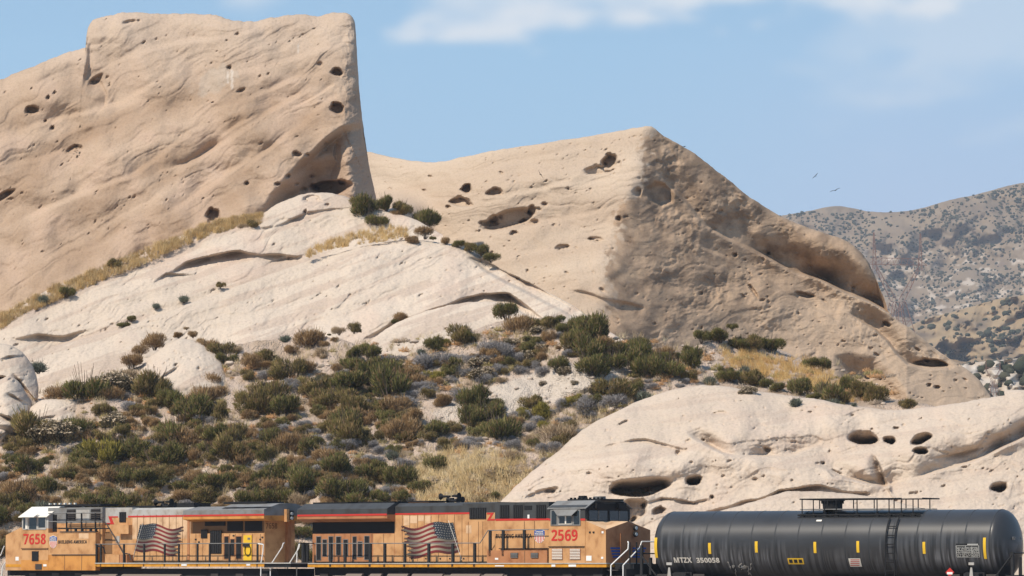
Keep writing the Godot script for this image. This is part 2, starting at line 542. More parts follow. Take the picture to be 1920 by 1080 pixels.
func make_rocks() -> void:
	var r := RandomNumberGenerator.new()
	r.seed = 5
	# --- the tall leaning rock ---
	var o := thing("tall_rock_outcrop", "towering tan sandstone rock with steep right edge and dark hollow at its foot", "rock outcrop")
	var rel := Relief.new(-60, 0, 730, 720)
	for p in [[632, 135, 11, 9, 1.1, 0.0], [632, 203, 13, 13, 1.3, 0.0], [60, 206, 13, 9, 0.9, -0.2], [139, 280, 19, 7, 0.6, -0.25], [430, 127, 5, 4, 0.5, 0.0], [98, 240, 4, 4, 0.5, 0.0], [85, 227, 3, 3, 0.4, 0.0], [90, 183, 4, 4, 0.5, 0.0], [102, 174, 3, 3, 0.4, 0.0], [452, 170, 9, 4, 0.4, -0.3], [463, 344, 4, 4, 0.5, 0.0], [557, 289, 9, 5, 0.6, 0.3], [576, 290, 3, 3, 0.4, 0.0], [6, 368, 26, 7, 0.7, -0.5], [400, 404, 14, 15, 1.3, 0.3], [243, 41, 14, 4, 0.4, -0.2], [445, 64, 4, 3, 0.4, 0.0], [600, 120, 6, 5, 0.3, 0.0], [180, 150, 15, 8, 0.5, -0.7]]:
		rel.pit(p[0], p[1], p[2], p[3], p[4], p[5])
	rel.ledge([[418, 256, 0.1], [440, 240, 0.6], [474, 219, 0.5], [485, 214, 0.0]], 4.0, 16.0)
	rel.ledge([[300, 322, 0.1], [350, 312, 0.35], [400, 285, 0.4], [430, 262, 0.1]], 4.0, 14.0)
	rel.ledge([[162, 80, 0.7], [161, 110, 0.9], [155, 145, 0.6], [150, 165, 0.0]], 8.0, 55.0, false)
	rel.ledge([[175, 150, 0.5], [190, 150, 0.4], [202, 175, 0.3], [200, 200, 0.2], [175, 222, 0.0]], 3.0, 14.0, true)
	rel.ledge([[545, 205, 0.0], [575, 192, 0.35], [620, 165, 0.2]], 3.0, 12.0)
	rel.ledge([[355, 310, 0.0], [420, 330, 0.3], [470, 300, 0.2]], 4.0, 20.0)
	rel.ledge([[470, 402, 0.3], [496, 372, 1.2], [540, 318, 1.6], [598, 268, 1.7], [640, 236, 1.5], [672, 228, 0.8]], 18.0, 70.0, true)
	rel.recess([[486, 402], [500, 374], [522, 347], [550, 322], [580, 302], [608, 288], [630, 282], [648, 290], [658, 314], [666, 352], [680, 404]], 2.6, 44.0)
	for q in [[[300, 350, 0.0], [380, 302, 0.5], [430, 267, 0.5], [500, 217, 0.5], [585, 172, 0.1]], [[420, 352, 0.0], [500, 290, 0.45], [560, 243, 0.45], [622, 190, 0.2]], [[350, 172, 0.0], [450, 141, 0.35], [560, 112, 0.4], [645, 86, 0.2]], [[390, 222, 0.0], [480, 182, 0.4], [560, 151, 0.4], [620, 140, 0.0]], [[320, 408, 0.0], [400, 352, 0.5], [455, 310, 0.4], [500, 270, 0.0]], [[195, 132, 0.0], [280, 97, 0.35], [400, 77, 0.3], [470, 70, 0.0]], [[20, 260, 0.0], [120, 225, 0.35], [220, 200, 0.35], [330, 140, 0.1]], [[40, 420, 0.0], [150, 370, 0.45], [260, 330, 0.4], [350, 260, 0.2]], [[-20, 330, 0.0], [90, 300, 0.4], [190, 260, 0.4], [280, 210, 0.1]]]:
		rel.ledge(q, 11.0, 26.0)
	rel.pit(622, 352, 40, 16, 2.4)
	rel.pit(632, 285, 7, 22, 0.35)
	rel.bulge(462, 386, 22, 26, 0.8)
	for p in [[540, 330, 5], [556, 345, 4], [520, 345, 5], [585, 330, 4], [570, 355, 6], [610, 268, 4]]: rel.pit(p[0], p[1], p[2], p[2] * 0.8, 0.5)
	rel.speckle(r, 420, 0.42, 1.6, nf, 0.2)
	rel.speckle(r, 26, 0.42, 3.2, nz, 0.25)
	landform("rock_face", [[-45, 178, 30], [0, 151, 30], [60, 125, 30], [112, 103, 30], [150, 91, 26], [163, 87, 14], [162, 68, 14], [168, 47, 18], [182, 35, 24], [206, 28, 30], [250, 24, 34], [300, 24, 34], [360, 26, 30], [400, 27, 30], [428, 34, 28], [456, 40, 28], [482, 39, 28], [515, 31, 28], [552, 27, 28], [592, 29, 26], [622, 24, 22], [644, 25, 18], [657, 29, 16], [665, 41, 16], [668, 70, 18], [671, 130, 22], [676, 190, 24], [684, 260, 26], [693, 315, 26], [701, 352, 22], [709, 392, 14]],
		[[0, -45, 680], [9, 200, 600], [16, 420, 500], [21, 520, 460], [24, 600, 440], [30, 712, 440]], d_tall, rel, tan_rock, {"strata": 0.45, "strata_amp": 0.34, "strata_freq": 0.42, "bump_amp": 1.1, "rough_amp": 0.025, "behind": 0.1, "edge": 1.8, "left": [-520, 380], "rough": func(u, v): return 0.05 * clampf((u - 636.0) / 16.0, 0.0, 1.0)}, o, M.rock)

	# --- the second rock with its dark right face ---
	o = thing("ridged_rock_outcrop", "tan sandstone ridge with round caves in its pale side and rough dark right face", "rock outcrop")
	rel = Relief.new(610, 220, 1900, 800)
	for p in [[1143, 303, 15, 15, 1.6, 0.0, 0.0], [1122, 319, 30, 9, 0.8, -0.1, 0.3], [1157, 312, 8, 12, 0.4, 0.5, 0.0], [875, 354, 11, 9, 1.5, 0.0, 0.0], [927, 360, 17, 8, 0.9, -0.25, 0.0], [864, 379, 23, 10, 1.0, 0.0, 0.0], [952, 410, 52, 17, 1.6, -0.36, 0.3], [997, 394, 8, 11, 1.2, 0.3, 0.0], [925, 411, 10, 8, 0.7, 0.0, 0.0], [1021, 383, 6, 4, 0.5, 0.0, 0.0], [963, 437, 9, 4, 0.6, -0.3, 0.0], [1053, 463, 14, 5, 0.6, -0.2, 0.5], [1118, 448, 14, 5, 0.6, 0.1, 0.5], [1160, 410, 5, 6, 0.6, 0.0, 0.0], [1508, 553, 20, 5, 0.7, 0.3, 0.0], [1745, 681, 30, 9, 1.6, 0.05, 0.0], [1742, 722, 5, 4, 0.5, 0.0, 0.0], [1757, 726, 6, 4, 0.5, 0.0, 0.0], [840, 388, 5, 4, 0.5, 0.0, 0.0], [795, 357, 4, 3, 0.4, 0.0, 0.0], [1378, 478, 5, 4, 0.5, 0.0, 0.0], [1440, 475, 4, 3, 0.7, 0.0, 0.0], [1662, 607, 9, 5, 0.8, 0.5, 0.0], [1195, 360, 9, 9, 0.5, 0.0, 0.0], [1720, 655, 6, 3, 0.4, 0.6, 0.0]]:
		rel.pit(p[0], p[1], p[2], p[3], p[4], p[5], p[6])
	rel.recess([[1208, 352], [1226, 338], [1248, 340], [1266, 352], [1264, 382], [1240, 390], [1216, 378]], 0.9, 10.0)
	rel.ledge([[1200, 302, 0.1], [1228, 322, 0.3], [1252, 352, 0.5], [1290, 387, 0.6], [1322, 426, 0.7], [1360, 447, 1.0], [1400, 463, 1.5], [1432, 481, 2.2], [1472, 503, 2.6], [1550, 534, 2.8], [1620, 563, 3.0], [1672, 590, 3.0]], 5.0, 42.0, false, 0.16)
	rel.ledge([[1590, 588, 0.0], [1612, 602, 1.0], [1640, 620, 1.3], [1664, 640, 1.5], [1682, 664, 1.8], [1702, 684, 1.8], [1730, 692, 1.2], [1775, 692, 0.6]], 4.0, 22.0, false, 0.12)
	rel.recess([[1562, 662], [1600, 656], [1640, 664], [1672, 690], [1694, 716], [1714, 756], [1660, 800], [1560, 800]], 2.4, 46.0)
	rel.ledge([[1060, 540, 0.0], [1110, 548, 0.4], [1150, 560, 0.5], [1200, 575, 0.2]], 4.0, 20.0, true)
	rel.ledge([[1270, 440, 0.0], [1330, 475, 0.3], [1400, 500, 0.3], [1480, 560, 0.3], [1560, 600, 0.3]], 6.0, 30.0)
	rel.pit(1412, 545, 3, 20, 0.4, -0.6)
	rel.bulge(1560, 470, 120, 40, 1.2, 0.35)
	rel.bulge(738, 410, 44, 30, 15.0)
	rel.bulge(960, 350, 120, 22, 0.9, -0.2)
	for q in [[[730, 352, 0.0], [830, 340, 0.3], [950, 318, 0.35], [1080, 285, 0.3], [1190, 262, 0.1]], [[800, 372, 0.0], [840, 384, 0.2], [960, 372, 0.3], [1060, 350, 0.35], [1150, 345, 0.2]], [[860, 450, 0.0], [960, 440, 0.3], [1060, 415, 0.3], [1160, 395, 0.1]], [[920, 495, 0.0], [1000, 480, 0.25], [1100, 460, 0.3], [1150, 440, 0.1]]]:
		rel.ledge(q, 12.0, 26.0)
	rel.bulge(870, 395, 70, 14, 0.5, -0.1)
	rel.speckle(r, 700, 0.2, 2.6, nf, 0.14)
	rel.speckle(r, 500, -0.55, 3.5, nf, 0.0)
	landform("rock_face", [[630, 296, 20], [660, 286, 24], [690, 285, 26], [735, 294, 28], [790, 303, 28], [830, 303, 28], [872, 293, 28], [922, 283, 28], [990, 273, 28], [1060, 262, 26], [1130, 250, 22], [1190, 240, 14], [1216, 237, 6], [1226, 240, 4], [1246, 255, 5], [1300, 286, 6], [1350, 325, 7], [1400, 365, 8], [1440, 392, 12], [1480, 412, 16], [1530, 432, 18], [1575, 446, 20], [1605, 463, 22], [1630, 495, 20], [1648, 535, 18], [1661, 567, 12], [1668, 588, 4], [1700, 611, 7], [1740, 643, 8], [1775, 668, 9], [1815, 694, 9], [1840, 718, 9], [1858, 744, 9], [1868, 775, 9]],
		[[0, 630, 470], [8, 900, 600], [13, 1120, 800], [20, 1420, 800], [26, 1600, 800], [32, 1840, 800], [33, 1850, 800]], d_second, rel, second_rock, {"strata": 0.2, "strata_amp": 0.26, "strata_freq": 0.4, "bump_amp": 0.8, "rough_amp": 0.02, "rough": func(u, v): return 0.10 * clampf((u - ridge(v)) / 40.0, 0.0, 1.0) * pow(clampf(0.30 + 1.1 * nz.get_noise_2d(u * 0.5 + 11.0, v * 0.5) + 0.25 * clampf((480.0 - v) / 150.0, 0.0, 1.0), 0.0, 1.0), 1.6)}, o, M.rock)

	# --- the pale shelf under the tall rock ---
	o = thing("pale_rock_shelf", "pale sandstone shelf below the tall rock, with a grassy ledge along its top", "rock outcrop")
	rel = Relief.new(-60, 340, 840, 760)
	rel.ledge([[322, 510, 0.3], [348, 491, 1.0], [400, 478, 1.3], [450, 470, 1.3], [500, 474, 1.2], [560, 480, 0.3]], 4.0, 26.0, true, 0.1)
	rel.ledge([[285, 530, 0.0], [310, 515, 0.5], [365, 512, 0.3]], 3.0, 12.0, true)
	rel.ledge([[470, 492, 0.0], [520, 486, 0.4], [560, 478, 0.3], [585, 470, 0.0]], 3.0, 9.0, true)
	rel.ledge([[30, 634, 0.2], [70, 626, 0.9], [120, 628, 0.9], [160, 618, 0.3], [200, 600, 0.1]], 7.0, 30.0, true)
	rel.ledge([[494, 424, 0.4], [530, 416, 0.5], [555, 408, 0.5], [578, 397, 0.4], [650, 388, 0.2], [680, 392, 0.0]], 3.0, 9.0, true)
	rel.pit(585, 372, 18, 8, 0.8, 0.1, 0.3)
	rel.pit(614, 384, 5, 3, 0.5)
	rel.pit(572, 397, 4, 4, 0.5)
	rel.bulge(590, 392, 90, 26, 1.0)
	rel.ledge([[100, 660, 0.0], [180, 612, 0.3], [260, 585, 0.15], [340, 560, 0.3], [430, 530, 0.15], [520, 500, 0.2]], 12.0, 30.0, true)
	rel.speckle(r, 350, 0.35, 2.4, nf, 0.12)
	landform("rock_face", [[-45, 618, 12], [0, 592, 12], [60, 558, 12], [130, 527, 12], [200, 497, 10], [300, 458, 10], [400, 418, 10], [450, 406, 10], [482, 406, 10], [497, 398, 12], [520, 382, 18], [560, 366, 20], [600, 361, 20], [640, 365, 18], [665, 376, 14], [690, 385, 8], [730, 398, 8], [780, 412, 8], [830, 440, 8]],
		[[0, -45, 740], [5, 300, 660], [12, 620, 560], [18, 840, 520]], d_upper, rel, pale_rock, {"strata": 0.35, "strata_amp": 0.24, "groove": 0.09, "bump_amp": 0.7, "step": 2.0, "behind": 0.35, "left": [-420, 800]}, o, M.rock)

	# --- the long white slab ---
	o = thing("long_white_slab", "long smooth white rock slab rising rightwards across the middle of the slope", "rock outcrop")
	rel = Relief.new(-60, 420, 1260, 820)
	rel.ledge([[876, 484, 0.2], [905, 508, 0.9], [950, 533, 1.0], [1010, 562, 0.8], [1060, 588, 0.5], [1120, 622, 0.2]], 4.0, 24.0, false, 0.12)
	rel.ledge([[690, 632, 0.3], [745, 598, 0.7], [800, 580, 0.8], [850, 566, 1.0], [905, 548, 1.4], [955, 552, 1.4], [1000, 580, 0.9], [1040, 610, 0.4]], 5.0, 26.0, true)
	rel.ledge([[800, 470, 0.0], [860, 476, 0.2], [930, 494, 0.3], [1000, 530, 0.3], [1080, 575, 0.2]], 6.0, 16.0, true)
	rel.speckle(r, 800, 0.33, 2.0, nf, 0.18)
	rel.speckle(r, 50, 0.33, 2.6, nf, -0.1, 1.0)
	landform("rock_face", [[-45, 760, 10], [20, 690, 10], [70, 664, 14], [120, 644, 16], [180, 629, 16], [250, 608, 14], [330, 579, 14], [420, 546, 14], [500, 515, 14], [560, 494, 14], [620, 478, 14], [690, 460, 16], [760, 450, 18], [830, 455, 20], [880, 468, 22], [930, 498, 18], [1000, 534, 14], [1070, 571, 12], [1110, 600, 10], [1150, 626, 10], [1190, 650, 8], [1230, 676, 8]],
		[[0, -45, 830], [8, 480, 780], [14, 900, 760], [21, 1200, 760]], d_slab, rel, pale_rock, {"left": [-420, 930], "strata": 0.36, "strata_amp": 0.26, "groove": 0.09, "bump_amp": 0.8}, o, M.rock)

	# --- the lower white slab ---
	o = thing("low_white_slab", "smooth low white slab of rock just below the long slab, bushes at its foot", "rock outcrop")
	rel = Relief.new(660, 540, 1060, 760)
	rel.speckle(r, 70, 0.3, 3.0, nf, 0.1)
	landform("rock_face", [[670, 662, 6], [690, 643, 8], [715, 624, 10], [745, 604, 12], [790, 586, 12], [850, 571, 12], [905, 565, 12], [950, 571, 12], [985, 590, 10], [1015, 620, 8], [1040, 650, 8]],
		[[0, 680, 740], [10, 1020, 740]], d_low_slab, rel, pale_rock, {"strata": 0.3, "strata_amp": 0.06, "bump_amp": 0.3, "behind": 0.3}, o, M.rock)

	# --- the low rock behind the tank car ---
	o = thing("cave_rock_outcrop", "low pale pinkish rock with slot caves directly behind the black tank car", "rock outcrop")
	rel = Relief.new(880, 700, 2000, 1110)
	for p in [[1200, 911, 60, 19, 5.5, -0.05, 1.0], [1301, 899, 17, 10, 2.8, -0.05, 1.0], [1271, 848, 6, 4, 0.6, 0.0, 0.5], [1618, 819, 28, 16, 3.4, -0.08, 1.0], [1668, 824, 13, 8, 2.4, 0.0, 1.0], [1727, 821, 20, 12, 3.0, -0.3, 1.0], [1726, 844, 13, 8, 2.4, 0.0, 1.0], [1873, 912, 18, 10, 2.6, 0.0, 1.0], [1680, 803, 7, 3, 0.5, 0.0, 0.0], [1566, 888, 15, 6, 0.6, 0.45, 0.4], [1635, 805, 3, 3, 0.4, 0.0, 0.0], [1168, 793, 13, 2.5, 0.4, -0.4, 0.0], [1335, 932, 4, 4, 0.5, 0.0, 0.0], [1438, 843, 8, 5, 0.5, 0.5, 0.0], [1188, 955, 28, 22, 1.6, 0.0, 0.3], [1235, 958, 14, 8, 0.9, -0.4, 0.0], [1350, 775, 16, 5, 0.35, 0.0, 0.0], [1015, 925, 30, 8, 0.6, -0.3, 0.5], [1035, 918, 14, 5, 0.4, -0.2, 0.3]]:
		rel.pit(p[0], p[1], p[2], p[3], p[4], p[5], p[6])
	rel.bulge(1230, 860, 190, 60, 2.6, -0.15)
	rel.bulge(1380, 790, 180, 40, 1.3)
	rel.bulge(1720, 840, 110, 45, 1.8, -0.3)
	rel.bulge(1460, 880, 120, 30, 1.2, 0.1)
	rel.bulge(1850, 790, 100, 40, 1.2, -0.2)
	rel.ledge([[1285, 812, 0.0], [1300, 822, 0.9], [1330, 840, 1.4], [1356, 851, 1.4], [1428, 859, 1.3], [1490, 854, 1.1], [1545, 833, 0.0]], 5.0, 20.0, false, 0.2)
	rel.ledge([[1530, 878, 0.0], [1560, 886, 1.0], [1584, 898, 1.1], [1630, 910, 1.2], [1668, 912, 1.3], [1672, 928, 0.0]], 5.0, 20.0, false, 0.2)
	rel.ledge([[1660, 914, 0.4], [1700, 900, 0.9], [1760, 886, 0.8], [1820, 868, 0.9], [1872, 846, 1.6], [1920, 822, 2.0], [1960, 806, 2.0]], 4.0, 24.0, false, 0.2)
	rel.ledge([[1860, 905, 0.0], [1890, 940, 0.3], [1925, 930, 0.8]], 4.0, 18.0)
	rel.ledge([[1180, 948, 0.0], [1240, 934, 0.5], [1262, 936, 0.3], [1300, 942, 0.5], [1330, 934, 0.2]], 3.0, 9.0, true)
	rel.ledge([[1300, 965, 0.4], [1380, 942, 0.5], [1420, 935, 1.2], [1460, 918, 1.8], [1496, 914, 1.5], [1540, 912, 0.5], [1620, 925, 0.5]], 4.0, 22.0, true)
	rel.ledge([[1640, 850, 0.0], [1650, 870, 1.1], [1664, 905, 1.6], [1672, 925, 0.4]], 5.0, 16.0, true)
	rel.ledge([[1740, 858, 0.0], [1800, 850, 0.6], [1830, 838, 0.6], [1850, 812, 0.1]], 3.0, 9.0, true)
	rel.ledge([[1100, 838, 0.0], [1150, 826, 0.5], [1210, 822, 0.5], [1280, 840, 0.4]], 6.0, 22.0, true)
	rel.speckle(r, 600, 0.15, 2.4, nf, 0.14)
	rel.speckle(r, 120, -0.2, 3.2, nf, 0.18)
	landform("rock_face", [[880, 1040, 8], [905, 990, 10], [925, 955, 12], [950, 928, 14], [985, 895, 14], [1040, 850, 14], [1100, 801, 14], [1170, 765, 14], [1230, 739, 14], [1290, 724, 14], [1350, 724, 12], [1420, 733, 12], [1520, 747, 10], [1600, 761, 10], [1680, 768, 10], [1750, 762, 12], [1820, 751, 12], [1880, 742, 12], [1970, 734, 12]],
		[[0, 890, 1100], [18, 1970, 1100]], d_front, rel, front_rock, {"strata": 0.14, "strata_amp": 0.28, "groove": 0.09, "strata_freq": 0.4, "bump_amp": 1.1, "right": [2700, 790]}, o, M.rock)
	rel = Relief.new(1260, 900, 1980, 1110)
	rel.speckle(r, 60, 0.1, 3.0, nf, 0.0)
	landform("rock_mound", [[1250, 990, 6], [1300, 971, 8], [1350, 957, 10], [1400, 944, 12], [1440, 932, 12], [1480, 921, 12], [1530, 921, 14], [1580, 925, 14], [1640, 932, 12], [1700, 945, 10], [1760, 960, 8], [1800, 985, 6], [1850, 1060, 6]],
		[[0, 1260, 1095], [12, 1850, 1095]], func(u, v): return 225.5 + (1090.0 - v) * 0.045, rel, front_rock, {"strata": 0.1, "strata_amp": 0.06, "bump_amp": 0.3, "behind": 0.2}, o, M.rock)

	# --- the brushy slope ---
	rel = Relief.new(-60, 560, 1900, 1110)
	slope_f = d_slope
	var s := landform("hillside", [[-45, 760, 6], [40, 766, 6], [100, 742, 6], [180, 706, 6], [250, 690, 6], [330, 668, 6], [410, 650, 6], [480, 640, 6], [560, 626, 6], [640, 636, 6], [700, 662, 6], [760, 666, 6], [830, 645, 6], [900, 616, 6], [950, 598, 6], [1000, 596, 6], [1080, 606, 6], [1140, 636, 6], [1200, 656, 6], [1260, 662, 6], [1330, 640, 6], [1400, 640, 6], [1480, 662, 6], [1560, 702, 6], [1620, 736, 6], [1700, 752, 6], [1800, 770, 6], [1880, 790, 6]],
		[[0, -45, 1110], [27, 1880, 1110]], d_slope, rel, slope_soil, {"step": 3.0, "strata_amp": 0.05, "bump_amp": 0.0, "rough_amp": 0.10, "behind": 0.3, "edge": 2.0, "groove": 0.0, "left": [-700, 860], "right": [2600, 860]}, null, M.soil)
	s.set_meta("kind", "structure")
	s.set_meta("label", "dry sandy hillside covered in brush behind the locomotives")

	# --- boulders at the left edge and on the slope ---
	boulder("round pale boulder at the left edge, split by a deep shadowed joint", [[-50, 690, 14], [-30, 655, 18], [-8, 645, 18], [16, 646, 18], [40, 658, 18], [58, 680, 18], [68, 704, 16], [72, 735, 10], [68, 765, 8], [60, 790, 6]], 800.0, 0.035, 1.6, [[-20, 706, 34, 712, 1.2], [26, 700, 66, 750, 1.2], [-10, 676, 40, 668, 0.4]])
	boulder("brown rounded boulder leaning below the split boulder at the left edge", [[-50, 760, 10], [-30, 725, 12], [0, 712, 14], [18, 704, 14], [36, 716, 14], [52, 742, 14], [62, 768, 12], [64, 800, 10]], 835.0, 0.03, 2.6, [[-10, 772, 50, 800, 1.0], [10, 735, 45, 752, 0.7]])
	boulder("low grey boulder at the very left, lowest of the group", [[-40, 815, 8], [-20, 800, 8], [0, 797, 10], [20, 800, 10], [30, 814, 8], [32, 835, 6]], 850.0, 0.03, 2.0, [])
	boulder("flat-topped white block of rock beside the left boulders", [[20, 822, 6], [38, 790, 8], [56, 766, 8], [78, 750, 6], [110, 748, 6], [140, 750, 6], [156, 760, 6], [162, 785, 6]], 840.0, 0.04, 1.5, [[60, 790, 100, 782, 0.3]])
	boulder("rounded white rock dome amid bushes below the long slab", [[244, 750, 8], [254, 708, 14], [268, 682, 16], [290, 662, 18], [318, 643, 18], [340, 635, 18], [368, 640, 16], [395, 655, 14], [415, 678, 10], [428, 715, 8]], 765.0, 0.042, 1.4, [[292, 712, 330, 690, 0.5], [276, 720, 300, 700, 0.3]])
	boulder("small white stone poking out of the brush", [[324, 780, 4], [330, 760, 5], [340, 752, 6], [352, 750, 5], [360, 756, 4], [364, 778, 4]], 784.0, 0.04, 0.7, [])

func boulder(label: String, T: Array, foot: float, k: float, out: float, cracks: Array) -> void:
	var lo := Vector2(1e9, 1e9)
	var hi := Vector2(-1e9, -1e9)
	for p in T:
		lo = Vector2(minf(lo.x, p[0]), minf(lo.y, p[1]))
		hi = Vector2(maxf(hi.x, p[0]), maxf(hi.y, p[1]))
	var rel := Relief.new(lo.x - 4, lo.y - 4, hi.x + 4, foot + 4)
	for c in cracks:
		rel.ledge([[c[0], c[1], 0.0], [(c[0] + c[2]) * 0.5, (c[1] + c[3]) * 0.5 - 2.0, c[4]], [c[2], c[3], c[4] * 0.5]], 3.0, 9.0, true)
	var r := RandomNumberGenerator.new()
	r.seed = int(lo.x) + 77
	rel.speckle(r, int((hi.x - lo.x) * 0.4), 0.2, 2.0, nf, 0.0)
	var o := thing("boulder", label, "boulder", Vector3.ZERO, "boulders among the brush")
	var cx := (lo.x + hi.x) * 0.5
	var hw := (hi.x - lo.x) * 0.5
	var d0 := 240.0 + (950.0 - foot) * 0.053 - 0.003 * (cx - 600.0) + 0.5
	var f := func(u, v): return d0 + (foot - v) * k - out * (1.0 - minf(1.0, absf((u - cx) / hw) ** 2.0)) * clampf((foot - v) / 40.0, 0.0, 1.0)
	landform("boulder_face", T.map(func(t): return [t[0], t[1], t[2] * 2.6]), [[0, lo.x, foot], [T.size() - 1, hi.x, foot]], f, rel, pale_rock, {"strata_amp": 0.08, "bump_amp": 0.4, "behind": 0.12}, o, M.rock)

# ---------- the country behind ----------
func d_far(u: float, v: float) -> float:
	return 2700.0 + (700.0 - v) * 1.0 - 0.35 * (u - 1500.0) + 55.0 * nz.get_noise_2d(u * 0.28, v * 0.35) + 12.0 * nf.get_noise_2d(u * 0.7, v * 0.8)

func far_line(u: float) -> float:   # height of the mountain skyline
	var p := [[1440, 408], [1520, 395], [1572, 386], [1625, 396], [1700, 396], [1735, 389], [1765, 379], [1840, 362], [1920, 343], [1990, 330], [2100, 322]]
	for i in p.size() - 1:
		if u <= p[i + 1][0]: return lerpf(p[i][1], p[i + 1][1], clampf((u - p[i][0]) / (p[i + 1][0] - p[i][0]), 0.0, 1.0))
	return 322.0

func d_middle(u: float, v: float) -> float:
	return 1750.0 + (760.0 - v) * 0.8 - 0.3 * (u - 1650.0) + 38.0 * nz.get_noise_2d(u * 0.4 + 80.0, v * 0.55) + 15.0 * nf.get_noise_2d(u * 1.2, v * 1.6)

func d_near_bluff(u: float, v: float) -> float:
	return 800.0 + (760.0 - v) * 0.5 + 12.0 * nz.get_noise_2d(u * 0.9 + 10.0, v * 1.4)

func far_tint(u: float, v: float, _a: float, _b: float) -> Color:
	var c := Color(0.235, 0.178, 0.122)
	c = c.lerp(Color(0.185, 0.14, 0.10), clampf(0.4 + 1.2 * nz.get_noise_2d(u * 0.7, v * 1.4), 0.0, 1.0))
	if v > 455.0: c = c.lerp(Color(0.43, 0.36, 0.29), clampf((nf.get_noise_2d(u * 1.4 + 300.0, v * 2.6) - 0.16) * 5.0, 0.0, 1.0) * clampf((v - 455.0) / 30.0, 0.0, 0.9))
	return c

func middle_tint(u: float, v: float, _a: float, _b: float) -> Color:
	var c := Color(0.31, 0.225, 0.135)
	c = c.lerp(Color(0.15, 0.115, 0.085), clampf(0.25 + 1.6 * nz.get_noise_2d(u * 0.55 + 60.0, v * 1.3) + (v - 640.0) / 150.0, 0.0, 1.0))
	return c

func bluff_tint(u: float, v: float, _a: float, _b: float) -> Color:
	return Color(0.52, 0.46, 0.39).lerp(Color(0.42, 0.34, 0.26), clampf(0.4 + nf.get_noise_2d(u * 2.0, v * 3.0), 0.0, 1.0))

func scrub_blob(seed_: int) -> ArrayMesh:
	var s := SphereMesh.new()
	s.radius = 1.0
	s.height = 2.0
	s.radial_segments = 9
	s.rings = 5
	var a := s.get_mesh_arrays()
	var V: PackedVector3Array = a[Mesh.ARRAY_VERTEX]
	for i in V.size():
		var q := V[i]
		var f := 1.0 + 0.45 * nf.get_noise_3d(q.x * 60.0 + seed_ * 9.0, q.y * 60.0, q.z * 60.0)
		V[i] = Vector3(q.x * f, (q.y * f + 0.55) * 0.8, q.z * f)
	a[Mesh.ARRAY_VERTEX] = V
	var m := ArrayMesh.new()
	m.add_surface_from_arrays(Mesh.PRIMITIVE_TRIANGLES, a)
	var st := SurfaceTool.new()
	st.create_from(m, 0)
	st.generate_normals()
	return st.commit()

func many(called: String, label: String, m: Mesh, mat: Material, where: Array, tints: Array) -> void:
	var mm := MultiMesh.new()
	mm.transform_format = MultiMesh.TRANSFORM_3D
	mm.use_colors = true
	mm.mesh = m
	mm.instance_count = where.size()
	for i in where.size():
		mm.set_instance_transform(i, where[i])
		mm.set_instance_color(i, tints[i])
	var n := MultiMeshInstance3D.new()
	n.multimesh = mm
	n.material_override = mat
	n.name = numbered(called)
	add_child(n)
	tag(n, label, "", "", "stuff")

func scrub(called: String, label: String, d: Callable, box: Array, tries: int, size: Array, bias: Callable, seed_: int) -> void:
	var r := RandomNumberGenerator.new()
	r.seed = seed_
	var where := []
	var tints := []
	for i in tries:
		var u := r.randf_range(box[0], box[2])
		var v := r.randf_range(box[1], box[3])
		if r.randf() > bias.call(u, v): continue
		var s := r.randf_range(size[0], size[1]) * (0.7 + 0.6 * r.randf() * r.randf())
		where.append(Transform3D(Basis(Vector3.UP, r.randf() * TAU).scaled(Vector3(s, s * r.randf_range(0.8, 1.1), s)), at(u, v, d.call(u, v) + 0.3 * s)))
		var k := r.randf()
		tints.append(Color(0.042, 0.048, 0.033).lerp(Color(0.085, 0.08, 0.055), k * k))
	many(called, label, scrub_blob(seed_), M.hill, where, tints)

func beam(st: SurfaceTool, a: Vector3, b: Vector3, t: float, t2 := -1.0) -> void:
	if t2 < 0.0: t2 = t
	var z := (b - a).normalized()
	var x := z.cross(Vector3.UP if absf(z.y) < 0.95 else Vector3.RIGHT).normalized()
	var y := z.cross(x).normalized()
	var k := [Vector3(-1, -1, 0), Vector3(1, -1, 0), Vector3(1, 1, 0), Vector3(-1, 1, 0)]
	var p := []
	for e in [a, b]:
		for c in k: p.append(e + x * c.x * t * 0.5 + y * c.y * t2 * 0.5)
	for f in [[0, 1, 5, 4], [1, 2, 6, 5], [2, 3, 7, 6], [3, 0, 4, 7], [3, 2, 1, 0], [4, 5, 6, 7]]:
		var n: Vector3 = (p[f[2]] - p[f[0]]).cross(p[f[1]] - p[f[0]]).normalized()
		for c in [0, 1, 2, 0, 2, 3]:
			st.set_normal(n)
			st.add_vertex(p[f[c]])

func mesh_tool() -> SurfaceTool:
	var st := SurfaceTool.new()
	st.begin(Mesh.PRIMITIVE_TRIANGLES)
	return st

func lattice(st: SurfaceTool, a: Vector3, b: Vector3, c: Vector3, d: Vector3, n: int, t: float) -> void:   # two chords a-b and c-d with zigzag between
	beam(st, a, b, t)
	beam(st, c, d, t)
	for i in n:
		var f := float(i) / n
		var g := float(i + 1) / n
		beam(st, a.lerp(b, f), c.lerp(d, (f + g) * 0.5), t * 0.6)
		beam(st, c.lerp(d, (f + g) * 0.5), a.lerp(b, g), t * 0.6)

